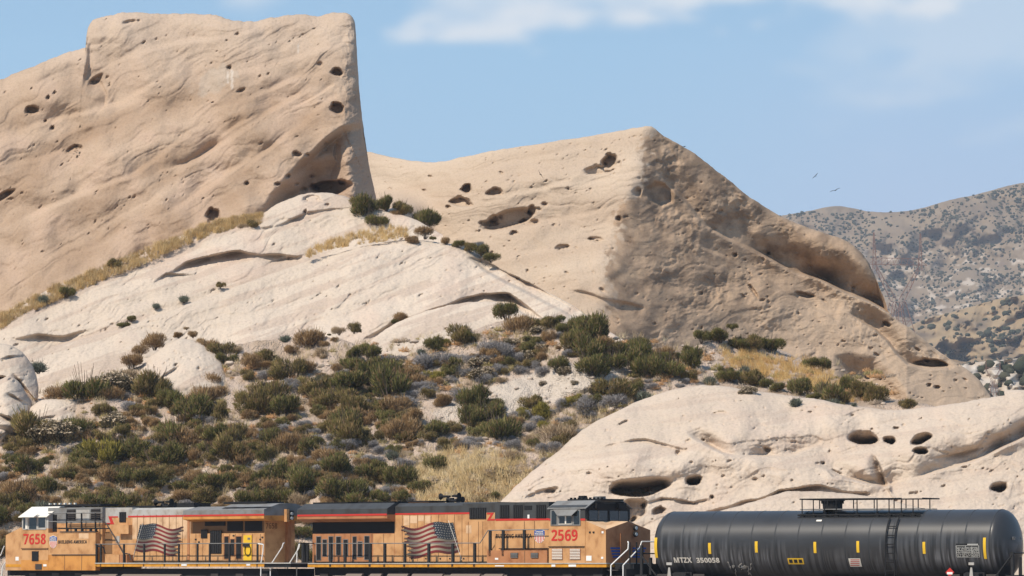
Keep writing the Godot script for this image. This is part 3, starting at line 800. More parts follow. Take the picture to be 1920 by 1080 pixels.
func make_tower(label: String, u: float, v: float, d: float, k: float) -> void:
	# a waist-type lattice tower, drawn in units of k metres, its waist at (u, v)
	var o := thing("transmission_tower", label, "pylon", at(u, v, d), "power line towers on the hills")
	o.rotation.y = 0.25
	var rust := plain(lin(0.23, 0.13, 0.10), 0.9)
	var t := 0.072 * k + 0.02
	for s in [-1.0, 1.0]:
		var st := mesh_tool()
		lattice(st, Vector3(s * 0.9, 0, 0) * k, Vector3(s * 3.0, 4.2, 0) * k, Vector3(s * 0.2, 0.4, 0) * k, Vector3(s * 3.3, 5.4, 0) * k, 4, t)
		lattice(st, Vector3(s * 3.0, 4.2, 0) * k, Vector3(s * 3.35, 9.6, 0) * k, Vector3(s * 3.6, 4.4, 0) * k, Vector3(s * 3.45, 9.6, 0) * k, 5, t)
		obj("mast", st.commit(), rust, o)
	var arm := mesh_tool()
	lattice(arm, Vector3(-4.3, 5.2, 0) * k, Vector3(4.3, 5.2, 0) * k, Vector3(-3.3, 6.1, 0) * k, Vector3(3.3, 6.1, 0) * k, 9, t)
	obj("crossarm", arm.commit(), rust, o)
	for s in [-1.0, 1.0]:
		for z in [-1.0, 1.0]:
			var st := mesh_tool()
			lattice(st, Vector3(s * 0.9, 0, z * 0.7) * k, Vector3(s * 3.2, -9.5, z * 2.6) * k, Vector3(0, 0, z * 0.7) * k, Vector3(s * 1.2, -9.5, z * 2.6) * k, 4, t)
			obj("leg", st.commit(), rust, o)
	for y in [0.0, -2.6, -5.4]:
		var belt := mesh_tool()
		var w: float = 0.9 - y * 0.24
		beam(belt, Vector3(-w, y, 0.8) * k, Vector3(w, y, 0.8) * k, t)
		obj("belt", belt.commit(), rust, o)

func make_bird(label: String, u: float, v: float, d: float, span: float, roll: float, yaw: float) -> void:
	var o := thing("bird", label, "bird", at(u, v, d), "birds gliding around the rocks")
	o.rotation = Vector3(0.15, yaw, roll)
	var black := plain(lin(0.025, 0.023, 0.022), 0.7)
	var st := mesh_tool()
	st.set_smooth_group(0)
	var prof := [[-0.30, 0.004], [-0.26, 0.035], [-0.20, 0.05], [-0.05, 0.085], [0.12, 0.07], [0.22, 0.04], [0.26, 0.045], [0.31, 0.035], [0.36, 0.004]]
	for i in prof.size() - 1:
		for k in 8:
			var q := []
			for c in [[i, k], [i + 1, k], [i + 1, k + 1], [i, k + 1]]:
				var a: float = c[1] * TAU / 8.0
				q.append(Vector3(cos(a) * prof[c[0]][1], sin(a) * prof[c[0]][1] * 0.85, -prof[c[0]][0]) * span * 0.55)
			for c in [0, 1, 2, 0, 2, 3]: st.add_vertex(q[c])
	# wings and tail as thin tapered blades continuous with the body
	for s in [-1.0, 1.0]:
		var w := [Vector3(0.04 * s, 0.03, -0.10), Vector3(0.42 * s, 0.12, -0.16), Vector3(0.95 * s, 0.10, 0.02), Vector3(0.90 * s, 0.095, 0.10), Vector3(0.40 * s, 0.09, 0.10), Vector3(0.04 * s, 0.02, 0.13)]
		for y in [0.012, -0.012]:
			for c in [[0, 1, 5], [1, 4, 5], [1, 2, 4], [2, 3, 4]]:
				for e in c: st.add_vertex((w[e] + Vector3(0, y, 0)) * span * 0.5)
	var tl := [Vector3(-0.04, 0, 0.2), Vector3(0.04, 0, 0.2), Vector3(0.13, 0, 0.55), Vector3(0, 0.01, 0.5), Vector3(-0.13, 0, 0.55)]
	for y in [0.01, -0.01]:
		for c in [[0, 1, 3], [1, 2, 3], [0, 3, 4]]:
			for e in c: st.add_vertex((tl[e] + Vector3(0, y, 0)) * span * 0.5)
	st.generate_normals()
	var m := black.duplicate()
	m.cull_mode = BaseMaterial3D.CULL_DISABLED
	obj("body", st.commit(), m, o)

func make_distance() -> void:
	var none := Relief.new(0, 0, 4, 4)
	var s := landform("far_hills", [[1380, 420, 6], [1440, 408, 6], [1480, 402, 6], [1520, 395, 6], [1545, 389, 6], [1572, 386, 6], [1600, 391, 6], [1625, 396, 6], [1660, 398, 6], [1700, 396, 6], [1735, 389, 6], [1765, 379, 6], [1800, 371, 6], [1840, 362, 6], [1880, 351, 6], [1920, 343, 6], [1990, 330, 6], [2100, 322, 6]],
		[[0, 1380, 720], [17, 2100, 720]], d_far, none, far_tint, {"step": 3.0, "mpp": 0.35, "strata_amp": 0.0, "bump_amp": 0.0, "rough_amp": 1.5, "behind": 12.0, "edge": 0.6, "left": [-900, 500], "right": [3200, 300]}, null, M.hill)
	s.set_meta("kind", "structure")
	s.set_meta("label", "hazy scrub-dotted mountain ridge at the far right")
	s = landform("middle_hills", [[1560, 700, 6], [1640, 660, 6], [1690, 622, 6], [1730, 600, 6], [1790, 584, 6], [1850, 566, 6], [1900, 556, 6], [1980, 545, 6], [2080, 540, 6]],
		[[0, 1560, 790], [8, 2080, 790]], d_middle, none, middle_tint, {"step": 3.0, "mpp": 0.22, "strata_amp": 0.0, "bump_amp": 0.0, "rough_amp": 1.0, "behind": 5.0, "edge": 0.6, "left": [700, 780], "right": [3000, 520]}, null, M.hill)
	s.set_meta("kind", "structure")
	s.set_meta("label", "golden brown foothill below the mountain ridge")
	s = landform("near_bluff", [[1720, 720, 6], [1780, 690, 6], [1820, 680, 6], [1870, 676, 6], [1920, 671, 6], [2020, 664, 6]],
		[[0, 1720, 800], [5, 2020, 800]], d_near_bluff, none, bluff_tint, {"step": 3.0, "mpp": 0.1, "strata_amp": 0.0, "bump_amp": 0.0, "rough_amp": 0.5, "behind": 2.0, "edge": 0.6, "left": [1300, 790], "right": [2900, 640]}, null, M.hill)
	s.set_meta("kind", "structure")
	s.set_meta("label", "white bush-dotted bluff just right of the ridged rock")
	scrub("mountain_scrub", "dark scrub bushes dotted over the far mountain ridge", d_far, [1400, 300, 2500, 690], 26000, [0.6, 1.45],
		func(u, v): return clampf(0.45 + 0.9 * nz.get_noise_2d(u * 0.45, v * 0.9) + 0.25 * clampf((430.0 - v) / 60.0, 0.0, 1.0), 0.1, 1.0) if v > far_line(u) + 2.0 and not (absf(u - 1575.0) < 26.0 and v < 399.0) else 0.0, 31)
	scrub("foothill_scrub", "scattered dark bushes on the golden foothill", d_middle, [1600, 530, 2500, 760], 4200, [0.7, 1.7],
		func(u, v): return clampf(0.35 + 1.5 * nz.get_noise_2d(u * 0.6 + 30.0, v * 1.1), 0.05, 1.0) if v > 600.0 - (u - 1730.0) * 0.22 and v > 600.0 - (u - 1730.0) * 0.9 else 0.0, 32)
	scrub("bluff_scrub", "round dark green bushes on the white bluff", d_near_bluff, [1780, 660, 2500, 775], 420, [0.8, 1.5],
		func(u, v): return 0.8 if v > 700.0 - (u - 1780.0) * 0.18 else 0.0, 33)
	make_tower("tall rusty lattice power tower rising behind the ridged rock's right end", 1683, 567, 1350.0, 2.3)
	make_tower("smaller rusty lattice power tower standing on the white bluff", 1862, 714, 775.0, 0.4)
	make_bird("dark bird gliding across the pale face of the ridged rock", 1013, 327, 262.0, 0.62, -0.9, 0.5)
	make_bird("dark bird skimming the sloping skyline right of the rock's peak", 1283, 275, 268.0, 0.5, 0.15, 1.1)
	make_bird("upper of the two dark birds over the far mountains", 1529, 330, 258.0, 0.5, 0.8, 0.4)
	make_bird("lower, wide-winged of two dark birds over the far mountains", 1566, 357, 255.0, 0.72, 0.35, 0.2)

# ---------- the train ----------
class Car:
	var node: Node3D
	var o: Vector3
	var X: Vector3
	var Z: Vector3
	var eye: Vector3

func make_car(called: String, label: String, category: String, u: float, d: float, deg: float) -> Car:
	var c := Car.new()
	var a := deg_to_rad(deg)
	c.o = at(u, 1062.0, d)
	c.o.y = 0.0
	c.X = Vector3(cos(a), 0, sin(a))
	c.Z = Vector3(-sin(a), 0, cos(a))
	c.node = thing(called, label, category, c.o)
	c.node.rotation.y = -a
	return c

# the point of the car's own plane z that is seen at (u, v), in the car's axes
func lp(c: Car, u: float, v: float, z: float) -> Vector3:
	var s := sight(u, v)
	var t := (c.o + c.Z * z - EYE).dot(c.Z) / s.dot(c.Z)
	var p := EYE + s * t
	return Vector3((p - c.o).dot(c.X), p.y, z)

func face(st: SurfaceTool, pts: Array) -> void:   # a flat polygon, seen clockwise from outside
	var n: Vector3 = (pts[2] - pts[0]).cross(pts[1] - pts[0]).normalized()
	for i in range(1, pts.size() - 1):
		for p in [pts[0], pts[i], pts[i + 1]]:
			st.set_normal(n)
			st.add_vertex(p)

func prism(st: SurfaceTool, poly: PackedVector2Array, z0: float, z1: float) -> void:   # outline in x, y; z0 is the near side
	if Geometry2D.is_polygon_clockwise(poly): poly.reverse()
	var idx := Geometry2D.triangulate_polygon(poly)
	for i in range(0, idx.size(), 3):
		var a := poly[idx[i]]
		var b := poly[idx[i + 1]]
		var c := poly[idx[i + 2]]
		if (b - a).cross(c - a) > 0.0:
			var t := b
			b = c
			c = t
		face(st, [Vector3(a.x, a.y, z0), Vector3(b.x, b.y, z0), Vector3(c.x, c.y, z0)])
		face(st, [Vector3(a.x, a.y, z1), Vector3(c.x, c.y, z1), Vector3(b.x, b.y, z1)])
	for i in poly.size():
		var a := poly[i]
		var b := poly[(i + 1) % poly.size()]
		face(st, [Vector3(a.x, a.y, z0), Vector3(a.x, a.y, z1), Vector3(b.x, b.y, z1), Vector3(b.x, b.y, z0)])

func block(st: SurfaceTool, a: Vector3, b: Vector3) -> void:
	prism(st, PackedVector2Array([Vector2(minf(a.x, b.x), minf(a.y, b.y)), Vector2(maxf(a.x, b.x), minf(a.y, b.y)), Vector2(maxf(a.x, b.x), maxf(a.y, b.y)), Vector2(minf(a.x, b.x), maxf(a.y, b.y))]), maxf(a.z, b.z), minf(a.z, b.z))

func box(c: Car, called: String, m: Material, a: Vector3, b: Vector3, parent: Node3D = null) -> MeshInstance3D:
	var st := mesh_tool()
	block(st, a, b)
	return obj(called, st.commit(), m, parent if parent else c.node)

# a panel seen between two corners on plane z, reaching back (or out) to z1
func panel(c: Car, called: String, m: Material, u0: float, v0: float, u1: float, v1: float, z: float, z1: float, parent: Node3D = null) -> MeshInstance3D:
	var a := lp(c, u0, (v0 + v1) * 0.5, z)
	var b := lp(c, u1, (v0 + v1) * 0.5, z)
	var t := lp(c, (u0 + u1) * 0.5, v0, z)
	var l := lp(c, (u0 + u1) * 0.5, v1, z)
	return box(c, called, m, Vector3(a.x, t.y, z), Vector3(b.x, l.y, z1), parent)

func plate(c: Car, called: String, m: Material, px: Array, z: float, z1: float, parent: Node3D = null) -> MeshInstance3D:
	var poly := PackedVector2Array()
	for p in px:
		var q := lp(c, p[0], p[1], z)
		poly.append(Vector2(q.x, q.y))
	var st := mesh_tool()
	prism(st, poly, z, z1)
	return obj(called, st.commit(), m, parent if parent else c.node)

func along(c: Car, called: String, m: Material, prof: Array, x0: float, x1: float, parent: Node3D = null) -> MeshInstance3D:   # outline in z, y swept along the car
	var poly := PackedVector2Array()
	for p in prof: poly.append(Vector2(-p[0], p[1]))
	var st := mesh_tool()
	prism(st, poly, 0.0, x0 - x1)
	var t := Transform3D(Basis(Vector3(0, 0, -1), Vector3(0, 1, 0), Vector3(1, 0, 0)), Vector3(x1, 0, 0))
	var st2 := mesh_tool()
	st2.append_from(st.commit(), 0, t)
	return obj(called, st2.commit(), m, parent if parent else c.node)

func rod(c: Car, called: String, m: Material, pts: Array, r: float, parent: Node3D = null) -> MeshInstance3D:
	var st := mesh_tool()
	for i in pts.size() - 1: tube(st, pts[i], pts[i + 1], r)
	return obj(called, st.commit(), m, parent if parent else c.node)

func tube(st: SurfaceTool, a: Vector3, b: Vector3, r: float, r2 := -1.0, n := 8) -> void:
	if r2 < 0.0: r2 = r
	var z := (b - a).normalized()
	var x := z.cross(Vector3.UP if absf(z.y) < 0.95 else Vector3.RIGHT).normalized()
	var y := z.cross(x)
	for i in n:
		var q := []
		for k in [i, i + 1]:
			var w: float = k * TAU / n
			q.append(x * cos(w) + y * sin(w))
		var p := [a + q[0] * r, b + q[0] * r2, b + q[1] * r2, a + q[1] * r]
		var nn := [q[0], q[0], q[1], q[1]]
		for k in [0, 1, 2, 0, 2, 3]:
			st.set_normal(nn[k])
			st.add_vertex(p[k])
		for e in [[a, r, -z], [b, r2, z]]:
			var tri: Array = [e[0], e[0] + q[1] * e[1], e[0] + q[0] * e[1]] if e[2] == z else [e[0], e[0] + q[0] * e[1], e[0] + q[1] * e[1]]
			for w in [0, 1, 2]:
				st.set_normal(e[2])
				st.add_vertex(tri[w])

func font(bold := true, serif := false) -> SystemFont:
	var f := SystemFont.new()
	f.font_names = PackedStringArray(["Droid Serif" if serif else "Droid Sans"])
	f.font_weight = 700 if bold else 400
	return f

# lettering fitted into a width and height, lying on a surface with the given frame
func letters(called: String, text: String, m: Material, w: float, h: float, tr: Transform3D, parent: Node3D, bold := true, serif := false) -> MeshInstance3D:
	var t := TextMesh.new()
	t.text = text
	t.font = font(bold, serif)
	t.font_size = 48
	t.pixel_size = 0.01
	t.depth = 0.01
	t.curve_step = 1.0
	var bb := t.get_aabb()
	var arr := ArrayMesh.new()
	for i in t.get_surface_count():
		arr.add_surface_from_arrays(Mesh.PRIMITIVE_TRIANGLES, t.surface_get_arrays(i))
	bb = arr.get_aabb()
	var o := obj(called, arr, m, parent)
	var k := Vector3(w / bb.size.x, h / bb.size.y, 1.0)
	var mid := bb.position + bb.size * 0.5
	o.transform = tr * Transform3D(Basis.from_scale(k), -Vector3(mid.x * k.x, mid.y * k.y, 0.0))
	return o

func side_letters(c: Car, called: String, text: String, m: Material, u0: float, v0: float, u1: float, v1: float, z: float, parent: Node3D = null, bold := true, serif := false) -> void:
	var a := lp(c, u0, (v0 + v1) * 0.5, z)
	var b := lp(c, u1, (v0 + v1) * 0.5, z)
	var t := lp(c, (u0 + u1) * 0.5, v0, z)
	var l := lp(c, (u0 + u1) * 0.5, v1, z)
	letters(called, text, m, b.x - a.x, t.y - l.y, Transform3D(Basis(), Vector3((a.x + b.x) * 0.5, (t.y + l.y) * 0.5, z + 0.006)), parent if parent else c.node, bold, serif)

func paint(r: float, g: float, b: float, seed_: int, dirt := 0.5, rough := 0.55) -> StandardMaterial3D:
	var m := StandardMaterial3D.new()
	m.albedo_color = lin(r, g, b)
	m.roughness = rough
	m.metallic_specular = 0.35
	m.albedo_texture = M["streak%d" % (seed_ % 3)]
	m.uv1_triplanar = true
	m.uv1_scale = Vector3(0.16, 0.16, 0.16)
	m.uv1_offset = Vector3(seed_ * 0.13, seed_ * 0.29, 0.0)
	m.detail_enabled = true
	m.detail_blend_mode = BaseMaterial3D.BLEND_MODE_MUL
	m.detail_albedo = M.grime
	m.detail_uv_layer = BaseMaterial3D.DETAIL_UV_1
	return m

func flag_material(flip: bool) -> StandardMaterial3D:
	var W := 320
	var H := 200
	var im := Image.create(W, H, true, Image.FORMAT_RGBA8)
	im.fill(Color(0, 0, 0, 0))
	for y in H:
		for x in W:
			var s := (x + 0.5) / W                     # 0 at the pole
			var ragged := 0.035 * sin(y * 0.35) + 0.03 * sin(y * 0.11 + 2.0) + 0.02 * sin(y * 1.3)
			var lean := 0.16 * (float(y) / H)
			var f := (s - 0.02 - (0.17 - lean)) / (0.80 + ragged)
			if f < 0.0 or f > 1.0: continue
			var top := 0.05 + 0.14 * s + 0.055 * sin(s * 9.5 + 0.4) * minf(1.0, s * 3.0) + 0.05 * sin(s * 3.0)
			var hh := 0.70 - 0.03 * s
			var g := (float(y) / H - top) / hh
			if g < 0.0 or g > 1.0: continue
			var fold := 0.74 + 0.24 * sin(s * 9.5 + 2.0 + g * 0.8)   # the printed folds of the waving flag
			var band := int(g * 13.0)
			var c := Color(0.50, 0.15, 0.13) if band % 2 == 0 else Color(0.70, 0.64, 0.55)
			if f < 0.40 + 0.02 * sin(g * 20.0) and g < 0.54:
				c = Color(0.11, 0.17, 0.25)
				var sx := f / 0.40 * 8.0
				var sy := g / 0.54 * 7.0
				if int(sy) % 2 == 1: sx += 0.5
				if Vector2(sx - floor(sx) - 0.5, (sy - floor(sy) - 0.5)).length() < 0.24: c = Color(0.86, 0.84, 0.80)
			c = Color(c.r * fold, c.g * fold, c.b * fold, 1.0)
			im.set_pixel(W - 1 - x if flip else x, y, c)
	var m := StandardMaterial3D.new()
	m.albedo_texture = ImageTexture.create_from_image(im)
	m.transparency = BaseMaterial3D.TRANSPARENCY_ALPHA_SCISSOR
	m.alpha_scissor_threshold = 0.5
	m.roughness = 0.6
	return m

func quad(called: String, m: Material, p: Array, parent: Node3D) -> MeshInstance3D:   # corners: top left, top right, bottom right, bottom left
	var st := mesh_tool()
	var n: Vector3 = (p[2] - p[0]).cross(p[1] - p[0]).normalized()
	var uv := [Vector2(0, 0), Vector2(1, 0), Vector2(1, 1), Vector2(0, 1)]
	for k in [0, 1, 2, 0, 2, 3]:
		st.set_normal(n)
		st.set_uv(uv[k])
		st.add_vertex(p[k])
	return obj(called, st.commit(), m, parent)

func mural(c: Car, u0: float, v0: float, u1: float, v1: float, z: float, flip: bool, pole: Array) -> void:
	var a := lp(c, u0, v0, z)
	var b := lp(c, u1, v1, z)
	var q := quad("flag_mural", flag_material(flip), [Vector3(a.x, a.y, z), Vector3(b.x, a.y, z), Vector3(b.x, b.y, z), Vector3(a.x, b.y, z)], c.node)
	var p0 := lp(c, pole[0], pole[1], z)
	var p1 := lp(c, pole[2], pole[3], z)
	var st := mesh_tool()
	beam(st, p0, p1, 0.05, 0.012)
	obj("painted_flagpole", st.commit(), M.offwhite, q)

func shield(c: Car, u0: float, v0: float, u1: float, v1: float, z: float) -> void:
	var w := u1 - u0
	var h := v1 - v0
	var s := plate(c, "shield_emblem", M.offwhite, [[u0, v0 + h * 0.10], [u0 + w * 0.08, v0 + h * 0.08], [u0 + w * 0.2, v0 + h * 0.03], [u0 + w * 0.5, v0 - h * 0.01], [u0 + w * 0.8, v0 + h * 0.03], [u0 + w * 0.92, v0 + h * 0.08], [u1, v0 + h * 0.10], [u1, v0 + h * 0.62], [u0 + w * 0.93, v0 + h * 0.8], [u0 + w * 0.75, v0 + h * 0.93], [u0 + w * 0.5, v1], [u0 + w * 0.25, v0 + h * 0.93], [u0 + w * 0.07, v0 + h * 0.8], [u0, v0 + h * 0.62]], z, z - 0.01)
	plate(c, "emblem_field", M.blue, [[u0, v0 + h * 0.12], [u0 + w * 0.5, v0 + h * 0.02], [u1, v0 + h * 0.12], [u1, v0 + h * 0.42], [u0, v0 + h * 0.42]], z + 0.004, z, s)
	for i in 6:
		var x := u0 + w * (0.08 + 0.155 * i)
		var low := 1.0 - 1.1 * pow(absf((0.08 + 0.155 * i + 0.04) - 0.5), 2.2) * 1.4
		plate(c, "emblem_stripe", M.redpaint, [[x, v0 + h * 0.45], [x + w * 0.075, v0 + h * 0.45], [x + w * 0.075, v0 + h * (low - 0.03)], [x, v0 + h * (low - 0.03)]], z + 0.004, z, s)
	side_letters(c, "emblem_lettering", "UNION", M.offwhite, u0 + w * 0.15, v0 + h * 0.13, u0 + w * 0.85, v0 + h * 0.24, z + 0.004, s)
	side_letters(c, "emblem_lettering", "PACIFIC", M.offwhite, u0 + w * 0.08, v0 + h * 0.28, u0 + w * 0.92, v0 + h * 0.39, z + 0.004, s)

func louvre(c: Car, called: String, frame: Material, slat: Material, u0: float, v0: float, u1: float, v1: float, z: float, n: int, upright := false) -> void:
	var f := panel(c, called, frame, u0, v0, u1, v1, z, z - 0.03)
	for i in n:
		var a := (i + 0.25) / n
		var b := (i + 0.75) / n
		if upright: panel(c, "slat", slat, lerpf(u0, u1, a), v0 + 1.0, lerpf(u0, u1, b), v1 - 1.0, z + 0.025, z, f)
		else: panel(c, "slat", slat, u0 + 0.7, lerpf(v0, v1, a), u1 - 0.7, lerpf(v0, v1, b), z + 0.025, z, f)

func horn(c: Car, at_: Vector3) -> void:
	var st := mesh_tool()
	tube(st, at_, at_ + Vector3(0, 0.28, 0), 0.10)
	var o := obj("horn", st.commit(), M.black, c.node)
	for h in [[-1.0, 0.34, 0.15, 0.62], [-1.0, 0.16, -0.15, 0.42], [1.0, 0.36, 0.0, 0.45], [1.0, 0.13, 0.2, 0.62], [1.0, 0.18, -0.2, 0.5]]:
		var t := mesh_tool()
		var a: Vector3 = at_ + Vector3(0, h[1], h[2])
		tube(t, a, a + Vector3(h[0] * h[3] * 0.75, 0, 0), 0.05, 0.06)
		tube(t, a + Vector3(h[0] * h[3] * 0.75, 0, 0), a + Vector3(h[0] * h[3], 0, 0), 0.06, 0.16, 12)
		obj("horn_bell", t.commit(), M.black, o)

func truck(c: Car, x: float, wheels: Array, m: Material) -> void:
	var f := box(c, "truck_frame", m, Vector3(x - 2.6, 0.72, -0.35), Vector3(x + 2.6, 1.02, -0.55))
	for w in wheels:
		var st := mesh_tool()
		tube(st, Vector3(x + w, 0.53, -0.62), Vector3(x + w, 0.53, -0.76), 0.53, 0.53, 24)
		tube(st, Vector3(x + w, 0.53, -2.34), Vector3(x + w, 0.53, -2.48), 0.53, 0.53, 24)
		tube(st, Vector3(x + w, 0.53, -0.6), Vector3(x + w, 0.53, -2.5), 0.1)
		obj("wheel", st.commit(), M.steel, f)
		box(c, "axle_box", m, Vector3(x + w - 0.28, 0.35, -0.30), Vector3(x + w + 0.28, 1.16, -0.36), f)

func train_materials() -> void:
	for i in 3:
		M["streak%d" % i] = noise_tex(0.010, 6, 40 + i, [[0.0, lin(0.72, 0.65, 0.6)], [0.3, lin(0.94, 0.92, 0.9)], [0.55, lin(1.0, 1.0, 1.0)], [0.8, lin(1.0, 1.0, 1.0)], [1.0, lin(1.0, 1.0, 1.0)]])
	M.grime = noise_tex(0.016, 6, 47, [[0.0, lin(0.60, 0.52, 0.47)], [0.33, lin(0.90, 0.87, 0.84)], [0.6, lin(1, 1, 1)], [1.0, lin(1, 1, 1)]])
	M.tan = paint(0.57, 0.32, 0.145, 1)
	M.cream = paint(0.66, 0.45, 0.275, 5)
	M.orange = paint(0.58, 0.27, 0.07, 2)
	M.brown = paint(0.42, 0.19, 0.085, 3)
	M.sill = paint(0.62, 0.29, 0.03, 4)
	M.yellow = plain(lin(0.72, 0.45, 0.03), 0.5)
	M.ygrey = paint(0.21, 0.21, 0.205, 6)
	M.dgrey = paint(0.056, 0.058, 0.059, 7)
	M.lgrey = paint(0.42, 0.41, 0.385, 8)
	M.black = plain(lin(0.012, 0.012, 0.013), 0.75)
	M.dark = plain(lin(0.022, 0.022, 0.023), 0.8)
	M.steel = plain(lin(0.07, 0.06, 0.055), 0.6, 0.3)
	M.truck = plain(lin(0.20, 0.165, 0.14), 0.9)
	M.redpaint = plain(lin(0.50, 0.035, 0.025), 0.55)
	M.blue = plain(lin(0.03, 0.09, 0.33), 0.5)
	M.offwhite = plain(lin(0.72, 0.68, 0.60), 0.6)
	M.white = plain(lin(0.78, 0.77, 0.74), 0.5)
	M.seam = plain(lin(0.21, 0.115, 0.055), 0.8)
	M.lens = plain(lin(0.6, 0.62, 0.6), 0.15)
	var g := plain(lin(0.012, 0.016, 0.018), 0.08)
	g.metallic_specular = 0.6
	M.glass = g

func make_right_locomotive() -> void:
	var c := make_car("locomotive", "weathered orange tan diesel locomotive numbered 2569 coupled to the tank car", "locomotive", 850.0, 200.3, 44.0)
	var n := c.node
	var H := -0.55
	# frame, deck and running gear
	panel(c, "side_sill", M.sill, 577, 1057.5, 1137, 1063.5, 0.0, -3.1)
	panel(c, "walkway", M.lgrey, 577, 1055.6, 1137, 1057.5, 0.03, -3.13)
	panel(c, "underframe", M.black, 590, 1063.5, 1130, 1080, -0.35, -2.75)
	var mid := lp(c, 850, 1062, 0).x
	box(c, "fuel_tank", M.truck, Vector3(mid - 2.6, 0.35, -0.30), Vector3(mid + 3.2, 1.12, -2.8))
	for u in [[646, 676], [691, 712], [724, 762], [770, 827], [842, 897], [905, 940]]:
		var a := lp(c, u[0], 1074, -0.12)
		var b := lp(c, u[1], 1074, -0.12)
		var st := mesh_tool()
		tube(st, Vector3(a.x, 0.92, -0.4), Vector3(b.x, 0.92, -0.4), 0.27, 0.27, 14)
		obj("air_reservoir", st.commit(), M.truck, n)
	truck(c, lp(c, 650, 1062, 0).x, [-1.9, 0.0, 1.9], M.steel)
	truck(c, lp(c, 1055, 1062, 0).x, [-1.9, 0.0, 1.9], M.steel)
	# long hood
	var hx0 := lp(c, 740, 1000, H).x
	var top := lp(c, 800, 949, H).y
	var strip := lp(c, 800, 962.6, H).y
	var deck := lp(c, 800, 1056, H).y
	var hx1 := lp(c, 867, 1000, H).x
	var hx2 := lp(c, 930, 1000, H).x
	box(c, "engine_hood", M.tan, Vector3(hx0, deck, H), Vector3(hx2, strip, -2.55))
	along(c, "engine_hood_top", M.dgrey, [[H, strip], [H, top], [-0.85, top + 0.16], [-2.25, top + 0.16], [-2.55, top], [-2.55, strip]], hx0, hx1)
	var top2 := lp(c, 900, 943.5, H).y
	along(c, "engine_hood_top", M.dgrey, [[H, strip], [H, top2], [-0.75, top2 + 0.05], [-2.35, top2 + 0.05], [-2.55, top2], [-2.55, strip]], hx1, hx2)
	panel(c, "red_stripe", M.redpaint, 741, 961.5, 880, 964.6, H + 0.012, H - 0.01)
	for u in [754, 768, 783, 795, 808, 822, 838, 852, 866, 878, 897, 905]:
		panel(c, "door_seam", M.seam, u - 0.32, 965 if u < 878 else 978, u + 0.32, 1052, H + 0.012, H - 0.01)
	for u in [756, 770, 797, 824, 842, 868]:
		panel(c, "door_latch", M.dark, u, 1046, u + 2, 1048.5, H + 0.03, H)
	for p in [[757, 967, 768, 985], [769, 967, 782, 981], [784, 967, 795, 977], [797, 967, 807, 981], [874, 985, 884, 1000]]:
		panel(c, "faded_patch", M.cream, p[0], p[1], p[2], p[3], H + 0.006, H - 0.005)
	panel(c, "bottom_pipe", M.black, 590, 1053, 912, 1054.4, H + 0.10, H)
	louvre(c, "intake_grille", M.black, M.dark, 880, 952, 911, 973, H + 0.03, 7, true)
	plate(c, "red_stripe", M.redpaint, [[913, 961.5], [926, 961.5], [919, 973], [930, 973], [930, 976], [913, 976], [920, 964.5], [913, 964.5]], H + 0.012, H - 0.01)
	# equipment hood ahead of it
	var E := -0.30
	var ex0 := lp(c, 928, 1000, E).x
	var ex1 := lp(c, 1029, 1000, E).x
	var es := lp(c, 980, 974, E).y
	var et := lp(c, 980, 941.5, E).y
	box(c, "equipment_hood", M.tan, Vector3(ex0, deck, E), Vector3(ex1, es, -2.8))
	box(c, "equipment_hood_top", M.dgrey, Vector3(ex0, es, E), Vector3(ex1, et, -2.8))
	panel(c, "red_stripe", M.redpaint, 929, 972.3, 1029, 976, E + 0.012, E - 0.01)
	for p in [[937, 947, 954, 971.5], [962, 947, 979, 971.5], [1005, 946.5, 1023, 971.5]]:
		louvre(c, "intake_grille", M.black, M.dark, p[0], p[1], p[2], p[3], E + 0.03, 5, true)
	panel(c, "vent_opening", M.black, 983, 948, 997, 955.5, E + 0.02, E - 0.01)
	panel(c, "notice_plate", M.white, 989, 965, 992.5, 972, E + 0.02, E - 0.01)
	for u in [983, 1002]: panel(c, "door_seam", M.seam, u - 0.5, 977, u + 0.5, 1028, E + 0.012, E - 0.01)
	panel(c, "lower_pipe", M.black, 935, 1027.8, 1027, 1029.2, E + 0.12, E)
	var eb := panel(c, "equipment_box", M.brown, 913, 1032, 1026, 1057.4, 0.0, -0.6)
	louvre(c, "box_vent", M.steel, M.ygrey, 957, 1036.5, 971, 1046, 0.03, 4)
	louvre(c, "box_vent", M.steel, M.ygrey, 995, 1036.5, 1009, 1046, 0.03, 4)
	panel(c, "box_seam", M.seam, 983, 1033, 984, 1057, 0.012, -0.01, eb)
	for p in [[928, 1046, 934, 1049.5], [928, 1060, 945, 1062], [1034, 1058.5, 1041, 1062.5], [1066, 1058.5, 1080, 1062.5]]: panel(c, "reflector", M.white, p[0], p[1], p[2], p[3], 0.015, -0.01)
	side_letters(c, "lettering", "BUILDING AMERICA", M.dark, 930, 1001, 997, 1009, E)
	shield(c, 1002, 992, 1021, 1018.5, E + 0.012)
	# radiator cabin at the rear with its wide sloping roof
	var rx0 := lp(c, 557, 965, -0.02).x
	var rx1 := lp(c, 726, 965, -0.02).x
	var ry0 := lp(c, 650, 972.6, -0.02).y
	var ry1 := lp(c, 650, 954.5, -0.02).y
	var apex := lp(c, 650, 943.6, -1.0).y
	var rs := lp(c, 650, 965.5, -0.02).y
	along(c, "radiator_housing", M.brown, [[-0.02, ry0], [-0.02, rs], [-3.08, rs], [-3.08, ry0], [-2.6, ry0 - 0.15], [-0.5, ry0 - 0.15]], rx0, rx1)
	along(c, "radiator_roof", M.dgrey, [[-0.02, rs], [-0.02, ry1], [-0.55, apex - 0.02], [-2.55, apex - 0.02], [-3.08, ry1], [-3.08, rs]], rx0, rx1)
	panel(c, "red_stripe", M.redpaint, 557.5, 964, 725, 967.4, 0.0, -0.03)
